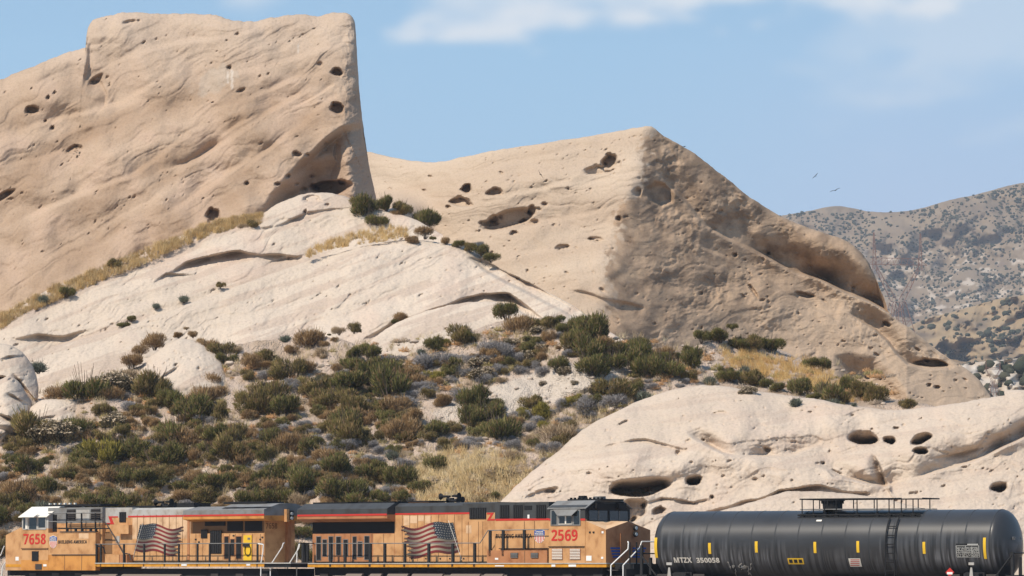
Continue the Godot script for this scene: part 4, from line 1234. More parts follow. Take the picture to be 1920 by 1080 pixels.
	for k in 2:
		var a := lerpf(rx0, rx1, 0.03 + 0.5 * k)
		box(c, "radiator_grille", M.black, Vector3(a + 0.3, apex - 0.02, -0.62), Vector3(a + (rx1 - rx0) * 0.44, apex + 0.05, -2.5))
	var bx0 := lp(c, 586, 1030, H).x
	var under := lp(c, 660, 1000.5, H).y
	box(c, "radiator_screen", M.black, Vector3(bx0 - 0.05, under, H - 0.05), Vector3(hx0, ry0, -2.5))
	box(c, "rear_hood", M.brown, Vector3(bx0, deck, H), Vector3(hx0, under, -2.55))
	panel(c, "faded_patch", M.tan, 700, 1001, 739, 1052, H + 0.006, H - 0.005)
	for p in [[593.5, 1006.5, 601, 1049.5], [605, 1012, 612, 1042.5], [616.5, 1006.5, 623.5, 1049], [630.5, 1006.5, 638.5, 1040], [644, 1012, 651.5, 1043], [661.5, 1006.5, 667.5, 1048], [671, 1016, 678.5, 1043.5], [683.5, 1005.5, 691.5, 1048.5]]:
		var f := panel(c, "door_frame", M.ygrey, p[0] - 1, p[1] - 1, p[2] + 1, p[3] + 1, H + 0.02, H - 0.01)
		panel(c, "door_screen", M.black, p[0], p[1], p[2], p[3], H + 0.03, H + 0.01, f)
	for u in [627, 657, 697, 719]: panel(c, "door_seam", M.seam, u - 0.5, 1001, u + 0.5, 1052, H + 0.012, H - 0.01)
	# roof fittings
	var q := lp(c, 793, 946, -1.3)
	box(c, "exhaust_stack", M.brown, Vector3(q.x - 0.7, top, -1.0), Vector3(q.x + 0.7, lp(c, 793, 939.5, -1.2).y, -2.1))
	box(c, "exhaust_rim", M.black, Vector3(q.x - 0.78, lp(c, 793, 941.0, -1.2).y, -0.95), Vector3(q.x + 0.78, lp(c, 793, 939.0, -1.2).y, -2.15))
	horn(c, Vector3(lp(c, 848, 948, -1.5).x, top + 0.12, -1.5))
	# cab
	var cx0 := lp(c, 1029, 1000, -0.03).x
	var cx1 := lp(c, 1097, 1000, -0.03).x
	var cs := lp(c, 1060, 974, -0.03).y
	var cy := lp(c, 1060, 951, -0.03).y
	var ct := lp(c, 1060, 940, -0.6).y
	box(c, "cab_lower_body", M.tan, Vector3(cx0, deck - 0.05, -0.03), Vector3(cx1, cs, -3.07))
	along(c, "cab_upper_body", M.dgrey, [[-0.03, cs], [-0.03, cy], [-0.62, ct], [-2.48, ct], [-3.07, cy], [-3.07, cs]], cx0, cx1)
	along(c, "cab_roof", M.ygrey, [[0.03, cy - 0.05], [-0.62, ct + 0.03], [-2.48, ct + 0.03], [-3.13, cy - 0.05], [-3.13, cy - 0.08], [-2.48, ct - 0.01], [-0.62, ct - 0.01], [0.03, cy - 0.08]], cx0 - 0.05, cx1 + 0.1)
	panel(c, "red_stripe", M.redpaint, 1087, 972.3, 1097, 976, -0.015, -0.04)
	panel(c, "red_stripe", M.redpaint, 1029, 972.3, 1032, 976, -0.015, -0.04)
	var wf := panel(c, "side_window_frame", M.ygrey, 1032, 955.5, 1088, 985.5, 0.0, -0.05)
	for p in [[1034, 957.5, 1043, 983], [1048.5, 967.5, 1059, 982], [1061.5, 967.5, 1070.5, 982], [1076, 957.5, 1086, 983], [1043.5, 960, 1076, 967]]:
		panel(c, "window_pane", M.glass, p[0], p[1], p[2], p[3], 0.012, -0.02, wf)
	for p in [[1047, 966.5, 1072, 967.5], [1047, 982, 1072, 983.2], [1059, 967, 1061.5, 983]]: panel(c, "window_bar", M.offwhite, p[0], p[1], p[2], p[3], 0.02, -0.01, wf)
	var aw := mesh_tool()
	var a0 := lp(c, 1037, 954.5, 0.0)
	var a1 := lp(c, 1084, 954.5, 0.0)
	var a2 := lp(c, 1071, 966.5, 0.22)
	var a3 := lp(c, 1045, 966.5, 0.22)
	for s in [0.0, -0.02]: face(aw, [a0 + Vector3(0, s, 0), a1 + Vector3(0, s, 0), a2 + Vector3(0, s, 0), a3 + Vector3(0, s, 0)] if s == 0.0 else [a3 + Vector3(0, s, 0), a2 + Vector3(0, s, 0), a1 + Vector3(0, s, 0), a0 + Vector3(0, s, 0)])
	obj("window_awning", aw.commit(), M.ygrey, n)
	side_letters(c, "number", "2569", M.redpaint, 1034, 993, 1083, 1014.5, -0.03)
	panel(c, "cab_pipe", M.black, 1028, 1024.3, 1095, 1025.6, 0.02, -0.03)
	for p in [[1034, 1028.5, 1054.5, 1049], [1067.5, 1028.5, 1088, 1049]]:
		louvre(c, "cab_louvre", M.brown, M.offwhite, p[0], p[1], p[2], p[3], -0.005, 7)
	# windscreen, set in the end wall of the cab
	var fx := cx1 + 0.02
	var wy0 := lp(c, 1120, 976, -1.0).y
	var wy1 := lp(c, 1120, 957.5, -1.0).y
	along(c, "windscreen_frame", M.black, [[-0.15, wy0 - 0.04], [-0.15, wy1 + 0.05], [-0.55, ct - 0.12], [-2.55, ct - 0.12], [-2.95, wy1 + 0.05], [-2.95, wy0 - 0.04]], cx1, fx + 0.02)
	var fr := box(c, "windscreen", M.glass, Vector3(fx, wy0, -0.25), Vector3(fx + 0.035, wy1, -1.47))
	box(c, "pane", M.glass, Vector3(fx, wy0, -1.63), Vector3(fx + 0.035, wy1, -2.85), fr)
	for z in [-0.85, -2.25]: box(c, "wiper", M.ygrey, Vector3(fx + 0.04, wy0, z), Vector3(fx + 0.06, wy0 + 0.45, z - 0.03), fr)
	box(c, "brow", M.black, Vector3(cx0 + 0.5, ct + 0.02, -0.75), Vector3(fx + 0.25, ct + 0.10, -2.35))
	for k in 9: box(c, "roof_bolt", M.black, Vector3(cx0 + 0.6 + k * 0.24, ct + 0.10, -0.8), Vector3(cx0 + 0.68 + k * 0.24, ct + 0.17, -0.9))
	for k in 2:
		var st := mesh_tool()
		tube(st, Vector3(cx0 + 0.95 + k * 1.05, ct, -1.3), Vector3(cx0 + 0.95 + k * 1.05, ct + 0.26 - 0.04 * k, -1.3), 0.22 + 0.08 * k, 0.2 + 0.08 * k, 16)
		obj("roof_antenna", st.commit(), M.ygrey if k else M.black, n)
	for z in [-0.6, -2.1]: box(c, "number_board", M.black, Vector3(fx, wy1 + 0.1, z), Vector3(fx + 0.18, ct - 0.08, z - 0.5))
	# short nose, ridged on top
	var nx := lp(c, 1136, 1020, -0.05).x
	var ny := lp(c, 1136, 993, -0.05).y
	var ry := lp(c, 1184, 977.5, -1.55).y
	var cyb := lp(c, 1097, 976.5, -0.05).y
	var nst := mesh_tool()
	face(nst, [Vector3(cx1, deck, -0.05), Vector3(cx1, cyb, -0.05), Vector3(nx, ny, -0.05), Vector3(nx, deck, -0.05)])
	obj("nose_side", nst.commit(), M.tan, n)
	nst = mesh_tool()
	face(nst, [Vector3(nx, deck, -3.05), Vector3(nx, ny, -3.05), Vector3(cx1, cyb, -3.05), Vector3(cx1, deck, -3.05)])
	obj("nose_side", nst.commit(), M.tan, n)
	nst = mesh_tool()
	face(nst, [Vector3(cx1, cyb + 0.01, -1.55), Vector3(nx, ry, -1.55), Vector3(nx, ny, -0.05)])
	face(nst, [Vector3(cx1, cyb + 0.01, -1.55), Vector3(nx, ny, -0.05), Vector3(cx1, cyb, -0.05)])
	face(nst, [Vector3(cx1, cyb + 0.01, -1.55), Vector3(nx, ny, -3.05), Vector3(nx, ry, -1.55)])
	face(nst, [Vector3(cx1, cyb + 0.01, -1.55), Vector3(cx1, cyb, -3.05), Vector3(nx, ny, -3.05)])
	obj("nose_top", nst.commit(), M.cream, n)
	nst = mesh_tool()
	face(nst, [Vector3(nx, deck, -0.05), Vector3(nx, ny, -0.05), Vector3(nx, ry, -1.55), Vector3(nx, ny, -3.05), Vector3(nx, deck, -3.05)])
	obj("nose_front", nst.commit(), M.brown, n)
	box(c, "nose_door", M.brown, Vector3(nx, deck, -1.0), Vector3(nx + 0.04, ry - 0.55, -1.75))
	for y in [ry - 0.30, ry - 0.58]:
		var st := mesh_tool()
		tube(st, Vector3(nx, y, -2.0), Vector3(nx + 0.10, y, -2.0), 0.13, 0.12, 14)
		var hl := obj("headlight", st.commit(), M.black, n)
		st = mesh_tool()
		tube(st, Vector3(nx + 0.10, y, -2.0), Vector3(nx + 0.115, y, -2.0), 0.08, 0.08, 14)
		obj("lens", st.commit(), M.lens, hl)
	var wing := mesh_tool()
	for s in [[-0.35, -1.05], [-1.85, -2.75]]:
		for k in 4: block(wing, Vector3(nx, ny - 0.80 - k * 0.13, s[0] - (0.05 * k if s[0] > -1.0 else 0.0)), Vector3(nx + 0.02, ny - 0.88 - k * 0.13, s[1] + (0.10 * k if s[0] < -1.0 else 0.0)))
	obj("wing_emblem", wing.commit(), M.blue, n)
	for p in [[1104, 998], [1111, 998]]: panel(c, "vent_hole", M.black, p[0], p[1] - 1.5, p[0] + 3, p[1] + 1.5, -0.02, -0.06)
	panel(c, "white_notice", M.white, 1099, 1042, 1109, 1051.5, -0.03, -0.06)
	for p in [[1128, 996, 1131.5, 1000], [1127, 1044, 1131, 1048]]: panel(c, "step_light", M.white, p[0], p[1], p[2], p[3], -0.03, -0.06)
	# front platform, steps and coupler
	box(c, "front_platform", M.dark, Vector3(nx, 1.38, -0.55), Vector3(nx + 1.25, 1.62, -2.55))
	box(c, "pilot", M.dark, Vector3(nx + 0.95, 0.25, -0.1), Vector3(nx + 1.2, 1.38, -3.0))
	for k in 4: box(c, "step", M.steel, Vector3(nx + 0.1, 0.35 + k * 0.32, -0.05), Vector3(nx + 0.75, 0.39 + k * 0.32, -0.45))
	box(c, "coupler", M.steel, Vector3(nx + 1.2, 0.72, -1.35), Vector3(nx + 1.9, 1.02, -1.75))
	for p in [[0.25, -0.02, 0.75], [1.1, -0.25, 0.2]]:
		pass
	rod(c, "grab_rail", M.white, [Vector3(nx + 0.30, 0.45, -0.06), Vector3(nx + 0.30, 1.55, -0.06), Vector3(nx + 0.72, 2.28, -0.75), Vector3(nx + 0.72, 2.55, -0.78), Vector3(nx + 0.62, 2.62, -0.85)], 0.03)
	rod(c, "grab_rail", M.white, [Vector3(nx + 1.05, 0.45, -0.06), Vector3(nx + 1.05, 1.55, -0.06), Vector3(nx + 1.12, 2.35, -1.1), Vector3(nx + 1.15, 2.62, -1.2), Vector3(nx + 1.15, 2.62, -2.2)], 0.03)
	for z in [-0.4, -0.85, -2.2, -2.6]: rod(c, "rail_post", M.black, [Vector3(nx + 1.15, 1.6, z), Vector3(nx + 1.15, 2.6, z)], 0.035)
	# walkway handrail
	var Rl := []
	for p in [[590, 1019.2], [720, 1018.8], [900, 1018.2], [915, 994.5], [1029, 992.5]]: Rl.append(lp(c, p[0], p[1], -0.04))
	rod(c, "handrail", M.ygrey, Rl, 0.022)
	for p in [[567, 1019], [575, 1019], [619, 1019], [646, 1019], [693, 1019], [720.5, 1019], [758, 1019], [803, 1019], [848, 1019], [889, 1018.5], [918, 994.5, 1043], [942.5, 994, 1043], [982, 993.5, 1030]]:
		var low: float = p[2] if p.size() > 2 else 1063.0
		panel(c, "rail_post", M.dark, p[0] - 2.0, p[1], p[0] + 2.0, low, 0.0, -0.08)
	rod(c, "grab_rail", M.white, [lp(c, 562, 1019.5, -0.1), lp(c, 561, 1027, -0.1), lp(c, 539, 1062, -0.1), lp(c, 540, 1082, -0.1)], 0.028)
	rod(c, "grab_rail", M.white, [lp(c, 561, 1020, -0.5), lp(c, 557, 1034, -0.5), lp(c, 556, 1082, -0.5)], 0.028)
	mural(c, 752, 970, 870, 1053, H + 0.016, true, [841, 976, 866, 1050])

func make_left_locomotive() -> void:
	var c := make_car("locomotive", "orange tan diesel locomotive numbered 7658 at the left, cab leading leftwards", "locomotive", 255.0, 215.0, 46.0)
	var n := c.node
	var H := -0.55
	panel(c, "side_sill", M.sill, 178, 1057, 495, 1062.5, 0.0, -3.1)
	panel(c, "walkway", M.lgrey, 178, 1055, 545, 1057, 0.03, -3.13)
	panel(c, "rear_platform", M.dark, 495, 1057, 545, 1064, -0.05, -3.05)
	panel(c, "underframe", M.black, 14, 1066, 520, 1080, -0.35, -2.75)
	for u in [[150, 215], [225, 300], [300, 335]]:
		var a := lp(c, u[0], 1076, -0.12)
		var b := lp(c, u[1], 1076, -0.12)
		var st := mesh_tool()
		tube(st, Vector3(a.x, 0.86, -0.4), Vector3(b.x, 0.86, -0.4), 0.27, 0.27, 14)
		obj("air_reservoir", st.commit(), M.truck, n)
	truck(c, lp(c, 95, 1062, 0).x, [-1.9, 0.0, 1.9], M.steel)
	truck(c, lp(c, 440, 1062, 0).x, [-1.9, 0.0, 1.9], M.steel)
	var deck := lp(c, 300, 1055.5, H).y
	# long hood
	var top := lp(c, 300, 955.5, H).y
	var strip := lp(c, 300, 967.5, H).y
	var x0 := lp(c, 248, 1000, H).x
	var x1 := lp(c, 357, 1000, H).x
	var xr := lp(c, 495, 1000, H).x
	box(c, "engine_hood", M.cream, Vector3(x0, lp(c, 300, 1010, H).y, H), Vector3(x1, strip, -2.55))
	box(c, "engine_hood_lower", M.tan, Vector3(x0, deck, H), Vector3(x1, lp(c, 300, 1010, H).y, -2.55))
	along(c, "engine_hood_top", M.lgrey, [[H, strip], [H, top], [-0.85, top + 0.10], [-2.25, top + 0.10], [-2.55, top], [-2.55, strip]], x0, x1)
	panel(c, "red_stripe", M.redpaint, 240, 966.4, 350, 969.4, H + 0.012, H - 0.01)
	for u in [257, 269, 281, 293, 305, 317, 330, 342, 352]: panel(c, "door_seam", M.seam, u - 0.32, 965, u + 0.32, 1050, H + 0.012, H - 0.01)
	panel(c, "corner_post", M.brown, 351, 975, 355, 1050, H + 0.03, H)
	panel(c, "bottom_pipe", M.black, 250, 1051, 492, 1052.5, H + 0.10, H)
	# equipment hood between cab and engine
	var es := lp(c, 210, 981, H).y
	var xe := lp(c, 188, 980, H).x
	along(c, "equipment_hood_top", M.lgrey, [[H, es], [H, lp(c, 215, 952, H).y], [-2.55, lp(c, 215, 952, H).y], [-2.55, es]], xe, x0)
	box(c, "equipment_hood", M.tan, Vector3(xe, deck, H), Vector3(x0, es, -2.55))
	plate(c, "red_stripe", M.redpaint, [[190, 980.5], [207, 980.5], [203, 968], [221, 968], [221, 970.5], [209, 970.5], [214, 983], [190, 983]], H + 0.012, H - 0.01)
	plate(c, "tan_patch", M.tan, [[222, 970.5], [248, 970.5], [248, 984], [215, 984], [210, 971]], H + 0.008, H - 0.01)
	louvre(c, "intake_grille", M.black, M.dark, 223.5, 960, 235.5, 979, H + 0.04, 4, true)
	panel(c, "equipment_box", M.tan, 219, 984, 241, 1001, H + 0.25, H)
	panel(c, "recess", M.seam, 197, 998, 210, 1038, H + 0.02, H - 0.01)
	panel(c, "floor_box", M.tan, 197, 1040, 223, 1055, -0.1, -0.5)
	panel(c, "floor_box", M.brown, 224, 1040, 238, 1055, -0.12, -0.5)
	panel(c, "data_plate", M.lgrey, 217, 1005, 224, 1017, H + 0.02, H - 0.01)
	rod(c, "sloping_rail", M.steel, [lp(c, 191, 970, -0.2), lp(c, 206, 992, -0.2), lp(c, 231, 1037, -0.2), lp(c, 243, 1039, -0.2), lp(c, 246, 1050, -0.2)], 0.03)
	# blower housing behind the cab, above its wide base
	var B := -0.35
	var bx := lp(c, 90, 980, B).x
	var bx1 := lp(c, 192, 980, B).x
	var by := lp(c, 140, 951.5, B).y
	var bs := lp(c, 140, 981, B).y
	box(c, "blower_housing", M.ygrey, Vector3(bx, bs, B), Vector3(bx1, by, -2.75))
	box(c, "blower_base", M.tan, Vector3(bx, deck, B), Vector3(bx1, bs, -2.75))
	for p in [[125, 955, 141, 976], [170.5, 954, 187.5, 976]]: louvre(c, "intake_grille", M.black, M.steel, p[0], p[1], p[2], p[3], B + 0.03, 6)
	panel(c, "access_door", M.lgrey, 143, 956, 168, 975.5, B + 0.03, B)
	panel(c, "cab_door", M.black, 91.5, 965, 106, 997, B + 0.03, B)
	panel(c, "dark_gap", M.black, 190, 952, 194.5, 985, H + 0.03, H - 0.02)
	panel(c, "vent_band", M.seam, 128, 982, 192, 987, B + 0.03, B)
	var wb := panel(c, "wide_base", M.tan, 90, 998.5, 179, 1040, -0.04, -3.05)
	panel(c, "wide_base_lower", M.orange, 90, 1040, 179, 1069.5, -0.04, -3.05)
	for u in [121, 153]: panel(c, "panel_seam", M.seam, u - 0.4, 1041, u + 0.4, 1069, -0.028, -0.05)
	for p in [[112, 996, 179, 998], [97, 1039.5, 178, 1041]]: panel(c, "ledge", M.steel, p[0], p[1], p[2], p[3], 0.0, -0.2)
	panel(c, "faded_patch", M.cream, 148, 1000, 166, 1010, -0.034, -0.05)
	for v in [962.5, 978.0]: rod(c, "platform_rail", M.ygrey, [lp(c, 91, v, -0.06), lp(c, 192, v - 0.7, -0.06)], 0.025)
	for u in [125, 153, 179]: rod(c, "rail_post", M.black, [lp(c, u, 962, -0.06), lp(c, u, 998, -0.06)], 0.045)
	rod(c, "platform_rail", M.black, [lp(c, 110, 991, -0.05), lp(c, 205, 991, -0.05)], 0.03)
	for u in [125, 141, 153, 169, 179]: panel(c, "post_foot", M.black, u - 1.5, 990, u + 1.5, 997, -0.02, -0.1)
	# cab
	var K := -0.03
	var cx0 := lp(c, 40, 1000, K).x
	var cx1 := lp(c, 90.5, 1000, K).x
	var cs := lp(c, 65, 991, K).y
	var cy := lp(c, 65, 968, K).y
	var ct := lp(c, 85, 950.5, -0.6).y
	var low := lp(c, 60, 1069.5, K).y
	box(c, "cab_lower_body", M.tan, Vector3(cx0, lp(c, 60, 1050, K).y, K), Vector3(cx1, cs, -3.07))
	box(c, "cab_skirt", M.orange, Vector3(cx0, low, K), Vector3(cx1, lp(c, 60, 1050, K).y, -3.07))
	along(c, "cab_upper_body", M.lgrey, [[K, cs], [K, cy], [-0.75, ct - 0.02], [-2.35, ct - 0.02], [-3.07, cy], [-3.07, cs]], cx0 + 0.05, cx1)
	along(c, "cab_roof", M.offwhite, [[0.10, cy - 0.02], [-0.78, ct + 0.02], [-2.32, ct + 0.02], [-3.2, cy - 0.02], [-3.2, cy - 0.06], [-2.32, ct - 0.01], [-0.78, ct - 0.01], [0.10, cy - 0.06]], cx0 - 0.1, cx1 + 0.05)
	var wf := panel(c, "side_window_frame", M.lgrey, 43, 968.5, 86, 993, 0.0, -0.05)
	for p in [[43.5, 970, 47, 991], [54.5, 969.5, 68, 992], [72, 970.5, 84.5, 989]]: panel(c, "window_pane", M.glass, p[0], p[1], p[2], p[3], 0.012, -0.02, wf)
	panel(c, "window_bar", M.offwhite, 47.5, 970, 51.5, 992, 0.03, -0.02, wf)
	var aw := mesh_tool()
	var a0 := lp(c, 39, 966.5, 0.1)
	var a1 := lp(c, 73, 962.5, 0.05)
	var a2 := lp(c, 63, 969.5, 0.38)
	var a3 := lp(c, 38.5, 969.5, 0.38)
	face(aw, [a0, a1, a2, a3])
	face(aw, [a3 + Vector3(0, -0.02, 0), a2 + Vector3(0, -0.02, 0), a1 + Vector3(0, -0.02, 0), a0 + Vector3(0, -0.02, 0)])
	obj("window_awning", aw.commit(), M.offwhite, n)
	box(c, "roof_strip", M.black, Vector3(cx0 + 0.6, ct + 0.02, -1.0), Vector3(bx1 - 1.0, ct + 0.12, -2.2))
	for k in 6:
		box(c, "roof_bolt", M.offwhite, Vector3(cx0 + 0.9 + k * 0.42, ct + 0.12, -1.1), Vector3(cx0 + 1.02 + k * 0.42, ct + 0.20, -1.2))
	side_letters(c, "number", "7658", M.redpaint, 44, 1001, 86, 1021, K)
	shield(c, 93, 1004.5, 106.5, 1028, -0.026)
	side_letters(c, "lettering", "BUILDING AMERICA", M.dark, 109.5, 1013, 163, 1019, -0.036)
	panel(c, "cab_pipe", M.seam, 39, 1027.5, 89, 1029, 0.03, K)
	panel(c, "vent_window", M.black, 59.5, 1033.5, 72, 1052, K + 0.02, K - 0.02)
	panel(c, "white_notice", M.white, 29, 1044, 35, 1051, K - 0.01, K - 0.05)
	panel(c, "skirt_step", M.steel, 66, 1057.5, 78, 1068, K + 0.02, K - 0.02)
	panel(c, "step_light", M.white, 81, 1058, 87, 1062, K + 0.02, K - 0.02)
	# nose, sloping down to the left
	var nx := lp(c, 10.5, 1030, -0.05).x
	var nst := mesh_tool()
	var ny := lp(c, 10.5, 1003.5, -0.05).y
	var cyb := lp(c, 40, 988.5, -0.05).y
	for z in [-0.05, -3.05]:
		var p := [Vector3(nx, low, z), Vector3(nx, ny, z), Vector3(cx0, cyb, z), Vector3(cx0, low, z)]
		if z < -1.0: p.reverse()
		nst = mesh_tool()
		face(nst, p)
		obj("nose_side", nst.commit(), M.tan, n)
	nst = mesh_tool()
	face(nst, [Vector3(nx, ny, -0.05), Vector3(nx, ny + 0.3, -1.55), Vector3(cx0, cyb + 0.02, -1.55), Vector3(cx0, cyb, -0.05)])
	face(nst, [Vector3(nx, ny + 0.3, -1.55), Vector3(nx, ny, -3.05), Vector3(cx0, cyb, -3.05), Vector3(cx0, cyb + 0.02, -1.55)])
	obj("nose_top", nst.commit(), M.offwhite, n)
	nst = mesh_tool()
	face(nst, [Vector3(nx, low, -3.05), Vector3(nx, ny, -3.05), Vector3(nx, ny + 0.3, -1.55), Vector3(nx, ny, -0.05), Vector3(nx, low, -0.05)])
	obj("nose_front", nst.commit(), M.tan, n)
	panel(c, "nose_stripe", M.sill, 11, 1058, 40, 1063, -0.035, -0.06)
	rod(c, "grab_rail", M.white, [lp(c, 8, 1024, -0.3), lp(c, 1, 1042, -0.3)], 0.03)
	rod(c, "grab_rail", M.white, [lp(c, 11, 1053, -0.1), lp(c, 5, 1063, -0.1), lp(c, 3, 1082, -0.1)], 0.03)
	# radiator cabin at the right end
	var rx0 := lp(c, 343, 965, -0.02).x
	var rx1 := lp(c, 495, 965, -0.02).x
	var ry0 := lp(c, 430, 973, -0.02).y
	var ry1 := lp(c, 430, 956, -0.02).y
	var apex := lp(c, 470, 945.0, -1.0).y
	var rs := lp(c, 430, 967, -0.02).y
	along(c, "radiator_housing", M.orange, [[-0.02, ry0], [-0.02, rs], [-3.08, rs], [-3.08, ry0], [-2.6, ry0 - 0.1], [-0.5, ry0 - 0.1]], rx0, rx1)
	var split := lp(c, 405, 960, -0.02).x
	along(c, "radiator_roof", M.ygrey, [[-0.02, rs], [-0.02, ry1], [-1.0, apex - 0.10], [-2.1, apex - 0.10], [-3.08, ry1], [-3.08, rs]], rx0, split)
	along(c, "radiator_roof", M.ygrey, [[-0.02, rs], [-0.02, ry1], [-1.0, apex], [-1.55, apex + 0.03], [-2.1, apex], [-3.08, ry1], [-3.08, rs]], split, rx1)
	for k in 4:
		var a := lerpf(split, rx1, 0.05 + 0.22 * k)
		var st := mesh_tool()
		var yy := func(z: float) -> float: return lerpf(ry1, apex, (-z - 0.02) / 0.98) + 0.015
		face(st, [Vector3(a, yy.call(-0.22), -0.22), Vector3(a, yy.call(-0.45), -0.45), Vector3(a + 1.2, yy.call(-0.45), -0.45), Vector3(a + 1.2, yy.call(-0.22), -0.22)])
		obj("roof_slot", st.commit(), M.black, n)
	box(c, "roof_fan", M.black, Vector3(split - 0.6, apex + 0.02, -1.0), Vector3(split + 2.6, apex + 0.12, -2.2))
	panel(c, "red_stripe", M.redpaint, 343.5, 964.5, 495, 967.6, 0.0, -0.03)
	var under := lp(c, 420, 1000, H).y
	box(c, "radiator_screen", M.seam, Vector3(x1, under, H - 0.08), Vector3(xr, ry0, -2.5))
	for p in [[384, 974, 422, 986], [426, 974, 455, 996], [459, 974, 491, 996]]: panel(c, "screen_opening", M.black, p[0], p[1], p[2], p[3], H - 0.05, H - 0.09)
	box(c, "rear_hood", M.tan, Vector3(x1, deck, H), Vector3(xr, under, -2.55))
	for p in [[376.5, 993, 388, 1009], [393.5, 995, 415, 1038]]: louvre(c, "dark_grille", M.black, M.dark, p[0], p[1], p[2], p[3], H + 0.03, 5, true)
	for p in [[420.5, 1006, 428, 1047.5], [432, 1011, 439, 1042], [442.5, 1006, 452, 1047.5]]:
		var f := panel(c, "door_frame", M.brown, p[0] - 1, p[1] - 1, p[2] + 1, p[3] + 1, H + 0.02, H - 0.01)
		panel(c, "door_screen", M.black, p[0], p[1], p[2], p[3], H + 0.03, H + 0.01, f)
	var yd := panel(c, "yellow_door", M.yellow, 456.5, 1003.5, 471.5, 1052, H + 0.03, H - 0.01)
	panel(c, "door_vent", M.ygrey, 464, 1008, 469, 1012, H + 0.04, H + 0.02, yd)
	var reel := mesh_tool()
	var rc := lp(c, 464.5, 1032, H + 0.06)
	for k in 16:
		var a := k * TAU / 16.0
		var b := (k + 1) * TAU / 16.0
		tube(reel, rc + Vector3(cos(a) * 0.22, sin(a) * 0.26, 0), rc + Vector3(cos(b) * 0.22, sin(b) * 0.26, 0), 0.02)
	obj("hose_ring", reel.commit(), M.black, yd)
	panel(c, "door_handle", M.dark, 455, 1019, 467, 1025, H + 0.08, H + 0.03, yd)
	for u in [367, 380, 418, 430, 441, 454, 473, 488]: panel(c, "door_seam", M.seam, u - 0.4, 1001, u + 0.4, 1050, H + 0.012, H - 0.01)
	for p in [[365, 1010], [371, 1015], [436, 1003], [490, 1006], [486, 1010]]: panel(c, "door_latch", M.dark, p[0], p[1], p[0] + 3, p[1] + 2.5, H + 0.03, H)
	# rear end wall, lamp bracket and post
	box(c, "end_wall_panel", M.tan, Vector3(xr, deck, H - 0.03), Vector3(xr + 0.03, ry0 - 0.05, -2.5))
	letters("end_number", "7658", M.seam, 0.75, 0.28, Transform3D(Basis(Vector3(0, 0, -1), Vector3(0, 1, 0), Vector3(1, 0, 0)), Vector3(xr + 0.035, ry0 - 0.35, -1.0)), n)
	var lb := box(c, "lamp_bracket", M.tan, Vector3(rx1 + 0.02, ry0 - 0.15, -1.30), Vector3(rx1 + 0.22, ry1 + 0.02, -1.46))
	box(c, "lamp_case", M.black, Vector3(rx1 + 0.05, ry0 - 0.05, -1.47), Vector3(rx1 + 0.25, ry1 - 0.05, -1.72), lb)
	for y in [ry1 - 0.2, ry1 - 0.42]:
		var st := mesh_tool()
		tube(st, Vector3(rx1 + 0.25, y, -1.6), Vector3(rx1 + 0.28, y, -1.6), 0.08, 0.08, 12)
		obj("lens", st.commit(), M.lens, lb)
	box(c, "end_post", M.brown, Vector3(xr + 0.03, deck, -1.9), Vector3(xr + 0.25, ry0, -2.1))
	rod(c, "grab_rail", M.white, [lp(c, 533, 1018, -0.3), lp(c, 531, 1019, -0.1), lp(c, 529, 1026, -0.1), lp(c, 507, 1060, -0.1), lp(c, 507, 1082, -0.1)], 0.028)
	rod(c, "grab_rail", M.white, [lp(c, 484, 1019.5, -0.03), lp(c, 494, 1021, -0.03), lp(c, 493, 1035, -0.03), lp(c, 489.5, 1055, -0.03), lp(c, 489, 1082, -0.03)], 0.028)
	for z in [-1.0, -2.2]: rod(c, "rail_post", M.black, [Vector3(lp(c, 545, 1060, -0.1).x, 1.6, z), Vector3(lp(c, 545, 1060, -0.1).x, 2.65, z)], 0.04)
	rod(c, "end_rail", M.black, [Vector3(lp(c, 545, 1060, -0.1).x, 2.62, -0.6), Vector3(lp(c, 545, 1060, -0.1).x, 2.62, -2.5)], 0.025)
	for k in 4: box(c, "step", M.steel, Vector3(xr + 0.5, 0.35 + k * 0.32, -0.05), Vector3(xr + 1.2, 0.39 + k * 0.32, -0.45))
	box(c, "coupler", M.steel, Vector3(xr + 1.6, 0.72, -1.35), Vector3(xr + 2.6, 1.02, -1.75))
	# walkway handrail
	rod(c, "handrail", M.ygrey, [lp(c, 178, 1020.5, -0.04), lp(c, 340, 1019.5, -0.04), lp(c, 492, 1018.5, -0.04)], 0.022)
	for u in [180, 188.5, 231.5, 269.5, 308, 334.5, 369.5, 392.5, 429.5, 482]: panel(c, "rail_post", M.dark, u - 1.2, 1020, u + 1.2, 1062.5, 0.0, -0.06)
	panel(c, "post_base", M.black, 178, 1020, 181.5, 1057, -0.05, -0.12)
	rod(c, "low_rail", M.black, [lp(c, 181, 1024, -0.05), lp(c, 194, 1026, -0.05), lp(c, 197, 1038, -0.05)], 0.035)
	for p in [[340, 1057.5, 350, 1061], [462, 1057.5, 469, 1060.5]]: panel(c, "reflector", M.white, p[0], p[1], p[2], p[3], 0.015, -0.01)
	horn(c, Vector3(lp(c, 311, 955, -1.5).x, top + 0.05, -1.5))
	for p in [[340, 372, 0.16], [245, 300, 0.06]]:
		var a := lp(c, p[0], 950, -1.3)
		var b := lp(c, p[1], 950, -1.3)
		box(c, "roof_hatch", M.black, Vector3(a.x, top + 0.02, -1.0), Vector3(b.x, top + 0.16 + p[2], -2.1))
	mural(c, 246, 974, 344, 1048, H + 0.016, false, [268, 981, 249, 1048])

# ---------- tank car ----------
var tank_r := 1.53
var tank_y := 2.45
var tank_z := -1.53

